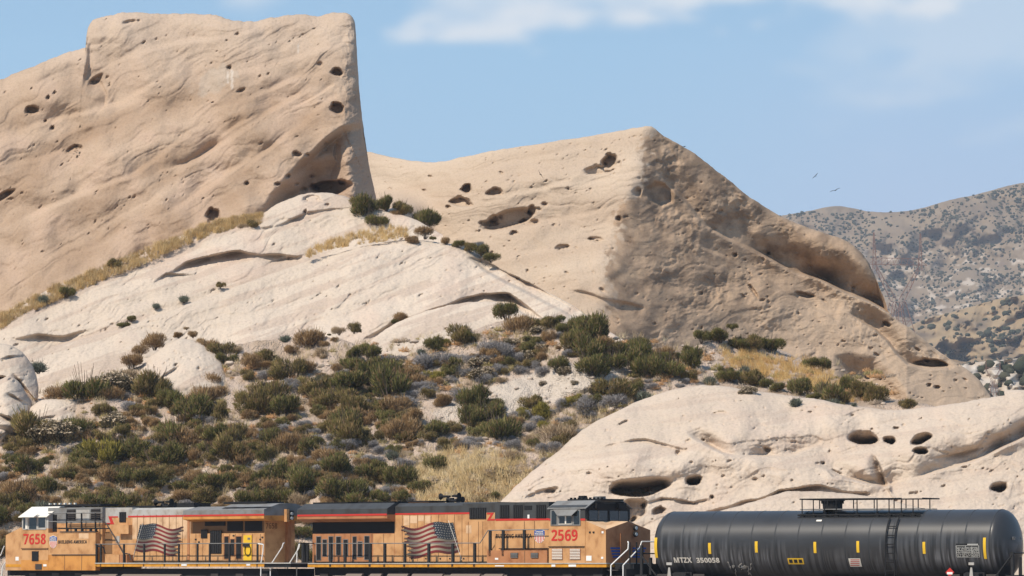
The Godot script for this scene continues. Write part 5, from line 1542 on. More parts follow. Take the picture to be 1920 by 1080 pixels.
func tank_hit(c: Car, u: float, v: float, lift := 0.0) -> Vector3:   # where the sight line meets the barrel, in the car's axes
	var s := sight(u, v)
	var o := Vector3((EYE - c.o).dot(c.X), EYE.y, (EYE - c.o).dot(c.Z))
	var d := Vector3(s.dot(c.X), s.y, s.dot(c.Z))
	var r := tank_r + lift
	var oy := o.y - tank_y
	var oz := o.z - tank_z
	var a := d.y * d.y + d.z * d.z
	var b := oy * d.y + oz * d.z
	var q := oy * oy + oz * oz - r * r
	var disc := maxf(0.0, b * b - a * q)
	return o + d * ((-b - sqrt(disc)) / a)

func on_barrel(x: float, y: float, lift: float) -> Vector3:   # a point of the near flank at that height
	var r := tank_r + lift
	var dy := clampf(y - tank_y, -r, r)
	return Vector3(x, y, tank_z + sqrt(maxf(0.0, r * r - dy * dy)))

func barrel_patch(c: Car, called: String, m: Material, u0: float, v0: float, u1: float, v1: float, lift := 0.008, parent: Node3D = null) -> MeshInstance3D:
	var a := tank_hit(c, u0, (v0 + v1) * 0.5)
	var b := tank_hit(c, u1, (v0 + v1) * 0.5)
	var t := tank_hit(c, (u0 + u1) * 0.5, v0).y
	var l := tank_hit(c, (u0 + u1) * 0.5, v1).y
	var st := mesh_tool()
	var n := 8
	for i in n:
		var f := [float(i) / n, float(i + 1) / n]
		var p := []
		for e in [[a.x, f[0]], [b.x, f[0]], [b.x, f[1]], [a.x, f[1]]]: p.append([on_barrel(e[0], lerpf(t, l, e[1]), lift), Vector2((e[0] - a.x) / (b.x - a.x), e[1])])
		for k in [0, 1, 2, 0, 2, 3]:
			var q: Vector3 = p[k][0]
			st.set_normal(Vector3(0, q.y - tank_y, q.z - tank_z).normalized())
			st.set_uv(p[k][1])
			st.add_vertex(q)
	return obj(called, st.commit(), m, parent if parent else c.node)

func barrel_letters(c: Car, called: String, text: String, m: Material, u0: float, v0: float, u1: float, v1: float, bold := true) -> void:
	var a := tank_hit(c, u0, (v0 + v1) * 0.5)
	var b := tank_hit(c, u1, (v0 + v1) * 0.5)
	var t := tank_hit(c, (u0 + u1) * 0.5, v0)
	var l := tank_hit(c, (u0 + u1) * 0.5, v1)
	var mid := on_barrel((a.x + b.x) * 0.5, (t.y + l.y) * 0.5, 0.012)
	var nrm := Vector3(0, mid.y - tank_y, mid.z - tank_z).normalized()
	letters(called, text, m, b.x - a.x, on_barrel(0, t.y, 0).distance_to(on_barrel(0, l.y, 0)), Transform3D(Basis(Vector3.RIGHT, nrm.cross(Vector3.RIGHT), nrm), mid), c.node, bold)

func tank_material() -> StandardMaterial3D:
	var W := 1024
	var H := 256
	var im := Image.create(W, H, false, Image.FORMAT_RGB8)
	var seams := 16.0
	for y in H:
		var f := (y + 0.5) / H                       # 0 at the top, 0.25 on the near flank, 0.5 underneath
		for x in W:
			var s := (x + 0.5) / W
			var big := nf.get_noise_2d(x * 0.35, y * 0.8)
			var k := 0.037 + 0.010 * big
			var dr := nf.get_noise_2d(x * 3.2, y * 0.10 + 40.0)
			var reach := 0.20 + 0.10 * nf.get_noise_2d(x * 0.25, 5.0)
			if s > 0.40 and s < 0.66: reach += 0.07
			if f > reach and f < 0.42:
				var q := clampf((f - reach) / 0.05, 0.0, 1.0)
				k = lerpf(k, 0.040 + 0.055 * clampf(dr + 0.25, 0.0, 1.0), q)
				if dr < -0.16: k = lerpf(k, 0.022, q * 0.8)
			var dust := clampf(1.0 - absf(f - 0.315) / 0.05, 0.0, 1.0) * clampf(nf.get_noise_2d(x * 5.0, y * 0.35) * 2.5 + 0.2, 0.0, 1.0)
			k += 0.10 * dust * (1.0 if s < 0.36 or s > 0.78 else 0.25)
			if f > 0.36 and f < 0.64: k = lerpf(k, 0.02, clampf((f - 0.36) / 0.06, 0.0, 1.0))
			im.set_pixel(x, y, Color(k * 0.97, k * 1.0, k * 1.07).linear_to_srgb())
	var m := StandardMaterial3D.new()
	m.albedo_texture = ImageTexture.create_from_image(im)
	m.roughness = 0.36
	m.metallic_specular = 0.42
	return m

func stencil_material() -> StandardMaterial3D:
	var im := Image.create(128, 80, false, Image.FORMAT_RGBA8)
	var w := Color(0.80, 0.80, 0.78)
	im.fill(Color(0.02, 0.02, 0.025, 1.0))
	for p in [[0, 12, 128, 2], [0, 78, 128, 2], [0, 12, 2, 68], [126, 12, 2, 68], [52, 12, 2, 68], [0, 50, 128, 2], [88, 12, 1, 68], [0, 20, 52, 1], [52, 22, 76, 1]]: im.fill_rect(Rect2i(p[0], p[1], p[2], p[3]), w)
	var r := RandomNumberGenerator.new()
	r.seed = 3
	for y in range(24, 76, 5):
		if absi(y - 50) < 4: continue
		for x in range(5, 122, 4):
			if r.randf() < 0.72 and absi(x - 52) > 3: im.fill_rect(Rect2i(x, y, 3, 3), w)
	for x in range(64, 122, 5): im.fill_rect(Rect2i(x, 2, 4, 6), w)
	var m := StandardMaterial3D.new()
	m.albedo_texture = ImageTexture.create_from_image(im)
	m.roughness = 0.6
	return m

func make_tank_car() -> void:
	var c := make_car("tank_car", "black tank car lettered MTZX 350058 with a railed platform on top", "tank car", 1560.0, 188.0, 29.0)
	var n := c.node
	var x0 := -8.5
	var x1 := 7.45
	var head := 0.72
	# barrel with dished heads, turned about its long axis
	var prof := []
	for k in 9:
		var a := PI * 0.5 * k / 8.0
		prof.append([x0 - head * cos(a), tank_r * sin(a)])
	prof.append([x1, tank_r])
	for k in range(1, 9):
		var a := PI * 0.5 * k / 8.0
		prof.append([x1 + head * sin(a), tank_r * cos(a)])
	var N := 72
	var st := mesh_tool()
	for i in prof.size() - 1:
		for k in N:
			var p := []
			for e in [[i, k], [i + 1, k], [i + 1, k + 1], [i, k + 1]]:
				var a: float = e[1] * TAU / N
				var q: Array = prof[e[0]]
				var pos := Vector3(q[0], tank_y + q[1] * cos(a), tank_z + q[1] * sin(a))
				var nx := 0.0
				if q[0] < x0 - 0.001: nx = (q[0] - x0) / (head * head)
				elif q[0] > x1 + 0.001: nx = (q[0] - x1) / (head * head)
				var nr: float = q[1] / (tank_r * tank_r)
				p.append([pos, Vector3(nx, nr * cos(a), nr * sin(a)).normalized(), Vector2((q[0] - x0 + head) / (x1 - x0 + 2.0 * head), float(e[1]) / N)])
			for j in [0, 1, 2, 0, 2, 3]:
				st.set_normal(p[j][1])
				st.set_uv(p[j][2])
				st.add_vertex(p[j][0])
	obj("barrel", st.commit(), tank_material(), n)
	for s in 15:
		var x := lerpf(x0, x1, s / 14.0)
		st = mesh_tool()
		for k in N:
			var pr := []
			for kk in [k, k + 1]:
				var a: float = kk * TAU / N
				for e in [[-0.035, 0.001], [0.0, 0.011], [0.035, 0.001]]: pr.append(Vector3(x + e[0], tank_y + (tank_r + e[1]) * cos(a), tank_z + (tank_r + e[1]) * sin(a)))
			face(st, [pr[0], pr[1], pr[4], pr[3]])
			face(st, [pr[1], pr[2], pr[5], pr[4]])
		obj("weld_seam", st.commit(), M.tank_seam, n)
	for p in [[1229.5, 1008, 1046], [1330.5, 1018, 1038.5], [1418, 1015, 1036], [1528, 1016, 1037], [1608.5, 1014.5, 1036], [1732.5, 1016, 1038.5], [1846, 1008, 1048]]:
		barrel_patch(c, "yellow_reflector", M.yellow, p[0] - 2.6, p[1], p[0] + 2.6, p[2], 0.012)
	barrel_letters(c, "lettering", "MTZX", M.offwhite, 1264, 1045.5, 1297, 1055.0)
	barrel_letters(c, "lettering", "350058", M.offwhite, 1306, 1046.0, 1349, 1055.0)
	barrel_patch(c, "stencil_table", stencil_material(), 1793, 1019, 1836, 1045, 0.012)
	var yl := barrel_patch(c, "yellow_label", M.yellow, 1477.5, 1046.5, 1507, 1058, 0.012)
	for k in 3: barrel_patch(c, "label_mark", M.dark, 1480 + k * 9, 1049, 1486.5 + k * 9, 1055.5, 0.018, yl)
	var wl := barrel_patch(c, "warning_label", M.offwhite, 1592.5, 1047, 1614.5, 1062.5, 0.012)
	for k in 4: barrel_patch(c, "label_line", M.redpaint, 1595, 1049 + k * 3.5, 1612, 1050.3 + k * 3.5, 0.018, wl)
	barrel_patch(c, "white_mark", M.offwhite, 1531, 974.5, 1541, 977.5, 0.012)
	# chalk scrawl on the lower flank
	var r := RandomNumberGenerator.new()
	r.seed = 12
	st = mesh_tool()
	for k in 9:
		var pu := 1370.0 + k * 4.6
		var pv := 1062.0 + r.randf_range(-4.0, 6.0)
		var last := tank_hit(c, pu, pv, 0.012)
		for j in 7:
			pu += r.randf_range(-2.2, 2.8)
			pv += r.randf_range(-5.0, 5.5)
			var q := tank_hit(c, pu, clampf(pv, 1053.0, 1080.0), 0.012)
			beam(st, last, q, 0.02)
			last = q
	obj("chalk_scrawl", st.commit(), M.lgrey, n)
	# hazard placard
	var pc := tank_hit(c, 1792, 1073, 0.0)
	pc.z = 0.06
	st = mesh_tool()
	prism(st, PackedVector2Array([Vector2(pc.x, pc.y + 0.20), Vector2(pc.x + 0.20, pc.y), Vector2(pc.x, pc.y - 0.20), Vector2(pc.x - 0.20, pc.y)]), 0.07, 0.05)
	var pl := obj("hazard_placard", st.commit(), M.redpaint, n)
	box(c, "placard_band", M.white, Vector3(pc.x - 0.13, pc.y - 0.09, 0.07), Vector3(pc.x + 0.13, pc.y + 0.01, 0.076), pl)
	box(c, "placard_post", M.dark, Vector3(pc.x - 0.04, 0.7, 0.02), Vector3(pc.x + 0.04, pc.y, 0.05))
	# top platform, railings and manway
	var top := tank_y + tank_r
	var gz := tank_z + 0.92
	var gy := lp(c, 1600, 966.5, gz).y
	var g0 := lp(c, 1500, 966, gz).x
	var g1 := lp(c, 1726, 966, gz).x
	for z in [gz, tank_z - 0.92]:
		var z2: float = tank_z + 0.42 if z > tank_z else tank_z - 0.42
		box(c, "platform_grating", M.ygrey, Vector3(g0, top + 0.02, z), Vector3(g1, top + 0.06, z2))
	for y in [gy + 0.03, gy - 0.10]: rod(c, "platform_beam", M.black, [Vector3(g0 - 0.1, y, gz + 0.02), Vector3(g1, y, gz + 0.02)], 0.035)
	var rail := lp(c, 1600, 935.2, gz).y
	for z in [gz, tank_z - 0.92]:
		var ext: float = 0.0 if z == gz else 1.0
		rod(c, "top_rail", M.black, [Vector3(g0, rail, z), Vector3(g1 - 0.9 + ext, rail, z)], 0.028)
		for u in [1504, 1525, 1546, 1568, 1607, 1644.5, 1667, 1690, 1712]:
			var x := lp(c, u, 950, gz).x
			rod(c, "rail_post", M.black, [Vector3(x, gy - 0.15, z), Vector3(x, rail, z)], 0.027)
			if z == gz: box(c, "post_bracket", M.black, Vector3(x - 0.09, gy - 0.16, z - 0.05), Vector3(x + 0.09, gy + 0.08, z + 0.04))
	for z in [gz, tank_z - 0.92]: pass
	for x in [g0, g1 + 0.1]: rod(c, "end_rail", M.black, [Vector3(x, rail, gz), Vector3(x, rail, tank_z - 0.92)], 0.028)
	st = mesh_tool()
	var mx := lp(c, 1561, 950, tank_z).x
	tube(st, Vector3(mx, top - 0.05, tank_z), Vector3(mx, top + 0.42, tank_z), 0.42, 0.46, 20)
	tube(st, Vector3(mx, top + 0.42, tank_z), Vector3(mx, top + 0.52, tank_z), 0.56, 0.56, 20)
	var mw := obj("manway", st.commit(), M.black, n)
	for k in 8:
		var a := k * TAU / 8.0
		st = mesh_tool()
		tube(st, Vector3(mx + cos(a) * 0.5, top + 0.30, tank_z + sin(a) * 0.5), Vector3(mx + cos(a) * 0.5, top + 0.50, tank_z + sin(a) * 0.5), 0.04)
		obj("bolt", st.commit(), M.dark, mw)
	# side ladder that follows the curve of the barrel
	var la := []
	var lb := []
	for k in 15:
		var y := lerpf(gy - 0.1, 0.9, k / 14.0)
		var q := on_barrel(0.0, y, 0.10) if y > tank_y else Vector3(0, y, tank_z + tank_r + 0.10)
		la.append(Vector3(lp(c, 1661, 1010, 0.05).x, q.y, q.z))
		lb.append(Vector3(lp(c, 1678, 1010, 0.05).x, q.y, q.z))
	var lad := rod(c, "ladder_stile", M.black, la, 0.03)
	rod(c, "ladder_stile", M.black, lb, 0.03)
	for k in range(2, 15, 2): rod(c, "ladder_rung", M.black, [la[k], lb[k]], 0.022)
	# underframe: bolsters, end sills, platforms, trucks
	var sill_y := 1.05
	box(c, "stub_sill", M.dark, Vector3(x0 - 1.2, 0.75, tank_z + 0.2), Vector3(x1 + 1.2, sill_y, tank_z - 0.2))
	for x in [x0 + 0.9, x1 - 0.9]:
		box(c, "bolster", M.dark, Vector3(x - 0.35, 0.85, -0.1), Vector3(x + 0.35, sill_y + 0.15, -2.95))
		box(c, "saddle", M.dark, Vector3(x - 0.45, sill_y, tank_z + 1.0), Vector3(x + 0.45, 1.7, tank_z - 1.0))
		truck(c, x, [-0.9, 0.9], M.steel)
	for u in [1254.5, 1821.0]:
		panel(c, "bracket_plate", M.lgrey, u - 5, 1054.5, u + 5, 1059.5, 0.03, -0.02)
		plate(c, "bracket_strut", M.lgrey, [[u - 1.5, 1064], [u + 1.5, 1064], [u + 3.5, 1082], [u - 3.5, 1082]], 0.02, -0.03)
	for s in [[x0 - 1.0, -1.0], [x1 + 1.0, 1.0]]:
		box(c, "end_platform", M.dark, Vector3(s[0] - 0.3, sill_y, -0.1), Vector3(s[0] + 0.3, sill_y + 0.08, -2.95))
		for z in [-0.12, -1.0, -2.2, -2.9]:
			var y: float = 2.45 if s[1] < 0.0 and z > -0.5 else (2.12 if z > -0.5 or z < -2.5 else 1.9)
			box(c, "end_post", M.dark, Vector3(s[0] - 0.06, 0.6, z), Vector3(s[0] + 0.06, y, z - 0.12))
		rod(c, "end_handrail", M.dark, [Vector3(s[0], 2.08, -0.12), Vector3(s[0], 2.08, -2.9)], 0.03)
		rod(c, "brace", M.dark, [Vector3(s[0], 2.0, -0.14), Vector3(s[0] - s[1] * 0.9, 0.9, -0.14)], 0.04)
		box(c, "coupler", M.steel, Vector3(s[0] + s[1] * 0.3, 0.72, tank_z + 0.18), Vector3(s[0] + s[1] * 1.0, 1.02, tank_z - 0.18))
	box(c, "brake_gear", M.dark, Vector3(-1.0, 0.5, -0.9), Vector3(3.0, 0.85, -1.4))
	letters("end_lettering", "MTZX 350058", M.ygrey, 1.0, 0.13, Transform3D(Basis(Vector3(0, 0, -1), Vector3(0, 1, 0), Vector3(1, 0, 0)), Vector3(x1 + head * 0.965, 2.72, tank_z + 0.1)), n)

func make_track() -> void:
	# the ground plain, ballast bed and rails under the train, following its gentle curve
	var st := mesh_tool()
	face(st, [Vector3(-900, -0.55, 30), Vector3(-900, -0.55, -235), Vector3(900, -0.55, -235), Vector3(900, -0.55, 30)])
	var g := obj("ground", st.commit(), plain(lin(0.36, 0.29, 0.23), 1.0))
	g.set_meta("kind", "structure")
	var mid := []
	for p in [[-300.0, 238.0, 60.0], [255.0, 215.0, 46.0], [850.0, 200.3, 44.0], [1560.0, 188.0, 29.0], [2300.0, 182.0, 20.0]]:
		var a := deg_to_rad(p[2])
		var q := at(p[0], 1062.0, p[1]) - Vector3(-sin(a), 0, cos(a)) * 1.55
		q.y = 0.0
		mid.append(q)
	var bed := mesh_tool()
	var rails := [mesh_tool(), mesh_tool()]
	var pts := []
	for i in mid.size() - 1:
		for k in 12:
			pts.append(cat(mid[maxi(0, i - 1)], mid[i], mid[i + 1], mid[mini(mid.size() - 1, i + 2)], k / 12.0))
	for i in pts.size() - 1:
		var a: Vector3 = pts[i]
		var b: Vector3 = pts[i + 1]
		var s := (b - a).cross(Vector3.UP).normalized()
		for e in [[1.6, -0.18, 2.6, -0.55], [-1.6, -0.18, 1.6, -0.18], [-2.6, -0.55, -1.6, -0.18]]:
			face(bed, [a + s * e[0] + Vector3.UP * e[1], b + s * e[0] + Vector3.UP * e[1], b + s * e[2] + Vector3.UP * e[3], a + s * e[2] + Vector3.UP * e[3]])
		for k in 2: beam(rails[k], a + s * (0.72 - 1.44 * k) + Vector3(0, -0.09, 0), b + s * (0.72 - 1.44 * k) + Vector3(0, -0.09, 0), 0.07, 0.17)
	var bo := obj("ballast_bed", bed.commit(), plain(lin(0.23, 0.20, 0.175), 1.0))
	bo.set_meta("kind", "structure")
	for k in 2:
		var ro := obj("rail", rails[k].commit(), M.steel, bo)

func make_train() -> void:
	train_materials()
	M.tank_seam = plain(lin(0.036, 0.038, 0.041), 0.5)
	make_left_locomotive()
	make_right_locomotive()
	make_tank_car()
	make_track()

# ---------- plants ----------
# kinds: 0 dark green, 1 olive, 2 rust, 3 grey, 4 yellow-green, 5 tan, 6 pale-headed, 7 grey-green spiky
const KIND := ["dark green bush", "olive green bush", "rust brown bush", "grey dead bush", "yellow green bush", "tan dry bush", "cream flowered bush", "grey green spiky bush"]
const PAL := [
	[Color(0.052, 0.055, 0.016), Color(0.105, 0.102, 0.030), Color(0.21, 0.18, 0.070)],
	[Color(0.090, 0.076, 0.025), Color(0.155, 0.123, 0.043), Color(0.26, 0.19, 0.085)],
	[Color(0.17, 0.100, 0.044), Color(0.26, 0.165, 0.078), Color(0.36, 0.25, 0.14)],
	[Color(0.17, 0.16, 0.16), Color(0.25, 0.235, 0.235), Color(0.34, 0.315, 0.295)],
	[Color(0.13, 0.11, 0.022), Color(0.21, 0.175, 0.036), Color(0.29, 0.23, 0.06)],
	[Color(0.26, 0.185, 0.115), Color(0.37, 0.275, 0.17), Color(0.46, 0.36, 0.24)],
	[Color(0.085, 0.075, 0.042), Color(0.17, 0.13, 0.08), Color(0.50, 0.40, 0.28)],
	[Color(0.10, 0.115, 0.085), Color(0.155, 0.17, 0.13), Color(0.22, 0.235, 0.18)]]
var shrubs := {}
var shrub_list := []

func blade(V: PackedVector3Array, N: PackedVector3Array, C: PackedColorArray, a: Vector3, dir: Vector3, side: Vector3, w: float, c: Color, nrm: Vector3, tip := 0.25) -> void:
	# a leaf with two faces a hair apart, each lit from its own side
	var g := side.cross(dir).normalized()
	for s in [1.0, -1.0]:
		var o: Vector3 = a + g * s * 0.0015
		var b := o + dir
		var n: Vector3 = (g * s * 0.9 + nrm * 0.6).normalized()
		if n.dot(g * s) < 0.05: n = g * s
		for p in ([o - side * w * 0.6, o + side * w * 0.6, b + side * w * tip, o - side * w * 0.6, b + side * w * tip, b - side * w * tip] if s < 0.0 else [o - side * w * 0.6, b + side * w * tip, o + side * w * 0.6, o - side * w * 0.6, b - side * w * tip, b + side * w * tip]):
			V.append(p)
			N.append(n)
			C.append(c)

func commit_blades(V: PackedVector3Array, N: PackedVector3Array, C: PackedColorArray) -> ArrayMesh:
	var arr := []
	arr.resize(Mesh.ARRAY_MAX)
	arr[Mesh.ARRAY_VERTEX] = V
	arr[Mesh.ARRAY_NORMAL] = N
	arr[Mesh.ARRAY_COLOR] = C
	var m := ArrayMesh.new()
	m.add_surface_from_arrays(Mesh.PRIMITIVE_TRIANGLES, arr)
	return m

func shrub_meshes(kind: int, seed_: int) -> Array:
	var r := RandomNumberGenerator.new()
	r.seed = 1000 + kind * 17 + seed_
	var V := PackedVector3Array()
	var N := PackedVector3Array()
	var C := PackedColorArray()
	var pal: Array = PAL[kind]
	var tall: float = [1.6, 1.5, 1.25, 1.0, 1.3, 1.0, 1.1, 1.4][kind]
	var n: int = [3200, 3000, 2600, 2600, 2600, 2000, 2200, 900][kind]
	var ln: float = [0.19, 0.18, 0.18, 0.15, 0.16, 0.22, 0.14, 0.6][kind]
	var wd: float = [0.030, 0.030, 0.022, 0.020, 0.034, 0.018, 0.034, 0.036][kind]
	# a few sub-crowns give each bush an uneven outline with gaps
	var lumps := []
	for i in 5 + r.randi() % 4:
		var a := r.randf() * TAU
		var q := sqrt(r.randf()) * 0.62
		lumps.append([Vector3(cos(a) * q, r.randf_range(0.14, 0.66) * tall * (1.0 - 0.45 * q), sin(a) * q), r.randf_range(0.32, 0.52), r.randf_range(-0.35, 0.35)])
	for i in n:
		var l: Array = lumps[r.randi() % lumps.size()]
		var dir := Vector3(r.randfn(), r.randfn() * 0.8 + 0.35, r.randfn()).normalized()
		var rad: float = l[1] * pow(r.randf(), 0.33)
		var p: Vector3 = l[0] + dir * rad
		if p.y < 0.02: p.y = r.randf() * 0.2
		var grow := (dir * 0.8 + Vector3(p.x * 0.5, 1.5 if kind != 3 else 0.4, p.z * 0.5) + Vector3(r.randfn(), r.randfn(), r.randfn()) * 0.3).normalized()
		if kind == 7:
			p = Vector3(r.randfn() * 0.16, r.randf() * 0.25 * tall, r.randfn() * 0.16)
			grow = Vector3(r.randfn() * 0.6, 0.35 + r.randf(), r.randfn() * 0.6).normalized()
		var k: float = clampf(0.5 + l[2] + r.randfn() * 0.28, 0.0, 1.0)
		var c: Color = pal[0].lerp(pal[1], k)
		if r.randf() < (0.22 if kind != 6 else 0.0): c = pal[2]
		if kind < 2 and r.randf() < 0.16: c = Color(0.19, 0.12, 0.065) * r.randf_range(0.7, 1.2)
		var side := grow.cross(Vector3(r.randfn(), r.randfn(), r.randfn())).normalized()
		var long := 2.0 if r.randf() < 0.05 and p.y > 0.4 * tall else 1.0
		var nrm := (dir * 0.8 + side.cross(grow) * (1.0 if side.cross(grow).dot(dir) > 0.0 else -1.0) * 0.7 + Vector3(0, 0.25, 0)).normalized()
		blade(V, N, C, p, grow * ln * long * r.randf_range(0.6, 1.3), side, wd * r.randf_range(0.6, 1.4), c, nrm)
		if kind == 6 and rad > l[1] * 0.8 and p.y > 0.25 and r.randf() < 0.55:
			var h := p + grow * ln
			for e in 2: blade(V, N, C, h, Vector3(r.randfn(), r.randfn() * 0.4, r.randfn()).normalized() * 0.08, Vector3(r.randfn(), 0.3, r.randfn()).normalized(), 0.06, pal[2] * r.randf_range(0.7, 1.15), Vector3.UP, 0.6)
	# bare stems
	var SV := PackedVector3Array()
	var SN := PackedVector3Array()
	var SC := PackedColorArray()
	for i in 26:
		var a := r.randf() * TAU
		var end := Vector3(cos(a) * r.randf_range(0.2, 0.75), r.randf_range(0.5, 1.0) * tall, sin(a) * r.randf_range(0.2, 0.75))
		var st := Vector3(cos(a), 0, sin(a)) * 0.08 - Vector3(0, 0.15, 0)
		for e in 2: blade(SV, SN, SC, st, end - st, Vector3(-sin(a), 0, cos(a)) if e == 0 else Vector3(cos(a), 0, sin(a)), 0.022, Color(0.13, 0.10, 0.08) * r.randf_range(0.7, 1.3), Vector3(cos(a), 0.4, sin(a)).normalized())
	return [commit_blades(V, N, C), commit_blades(SV, SN, SC)]

func place_shrubs(list: Array, d: Callable, zone: String) -> void:
	for p in list:
		shrub_list.append([p[0], p[1], p[2], p[3], d, zone])

func plant(p: Array, label: String, r: RandomNumberGenerator) -> void:
	var kind: int = p[3]
	var depth: float = p[4].call(p[0], p[1])
	var R: float = p[2] * 0.5 * depth / FPX
	R *= r.randf_range(0.82, 1.16)
	var seed_ := r.randi() % 5
	var key := kind * 10 + seed_
	var o: Node3D
	if not shrubs.has(key):
		var ms := shrub_meshes(kind, seed_)
		o = Node3D.new()
		o.name = numbered("shrub")
		add_child(o)
		obj("foliage", ms[0], M.leaf, o)
		obj("stem", ms[1], M.leaf, o)
		shrubs[key] = o
	else:
		o = shrubs[key].duplicate()
		o.name = numbered("shrub")
		add_child(o)
	var k := R / 0.76
	o.position = at(p[0], p[1] + p[2] * 0.03, depth + R * 0.25)
	o.basis = Basis(Vector3.UP, r.randf() * TAU).scaled(Vector3(k * r.randf_range(0.9, 1.2), k * r.randf_range(0.78, 1.12), k))
	tag(o, label, "bush", "bushes growing on and around the rocks")

func ordinal(i: int) -> String:
	var w := ["first", "second", "third", "fourth", "fifth", "sixth", "seventh", "eighth", "ninth", "tenth", "eleventh", "twelfth"]
	return w[i] if i < w.size() else str(i + 1) + "th"

func slope_zone(u: float, v: float) -> String:
	var above := "left cab"
	if u > 1230.0: above = "tank car"
	elif u > 1010.0: above = "red 2569"
	elif u > 870.0: above = "roof horn"
	elif u > 740.0: above = "right flag"
	elif u > 560.0: above = "right radiators"
	elif u > 345.0: above = "left radiators"
	elif u > 185.0: above = "left flag"
	var band := "slope foot"
	if v < 690.0: band = "slope top"
	elif v < 760.0: band = "upper slope"
	elif v < 840.0: band = "mid slope"
	elif v < 900.0: band = "lower slope"
	return "%s above %s" % [band, above]

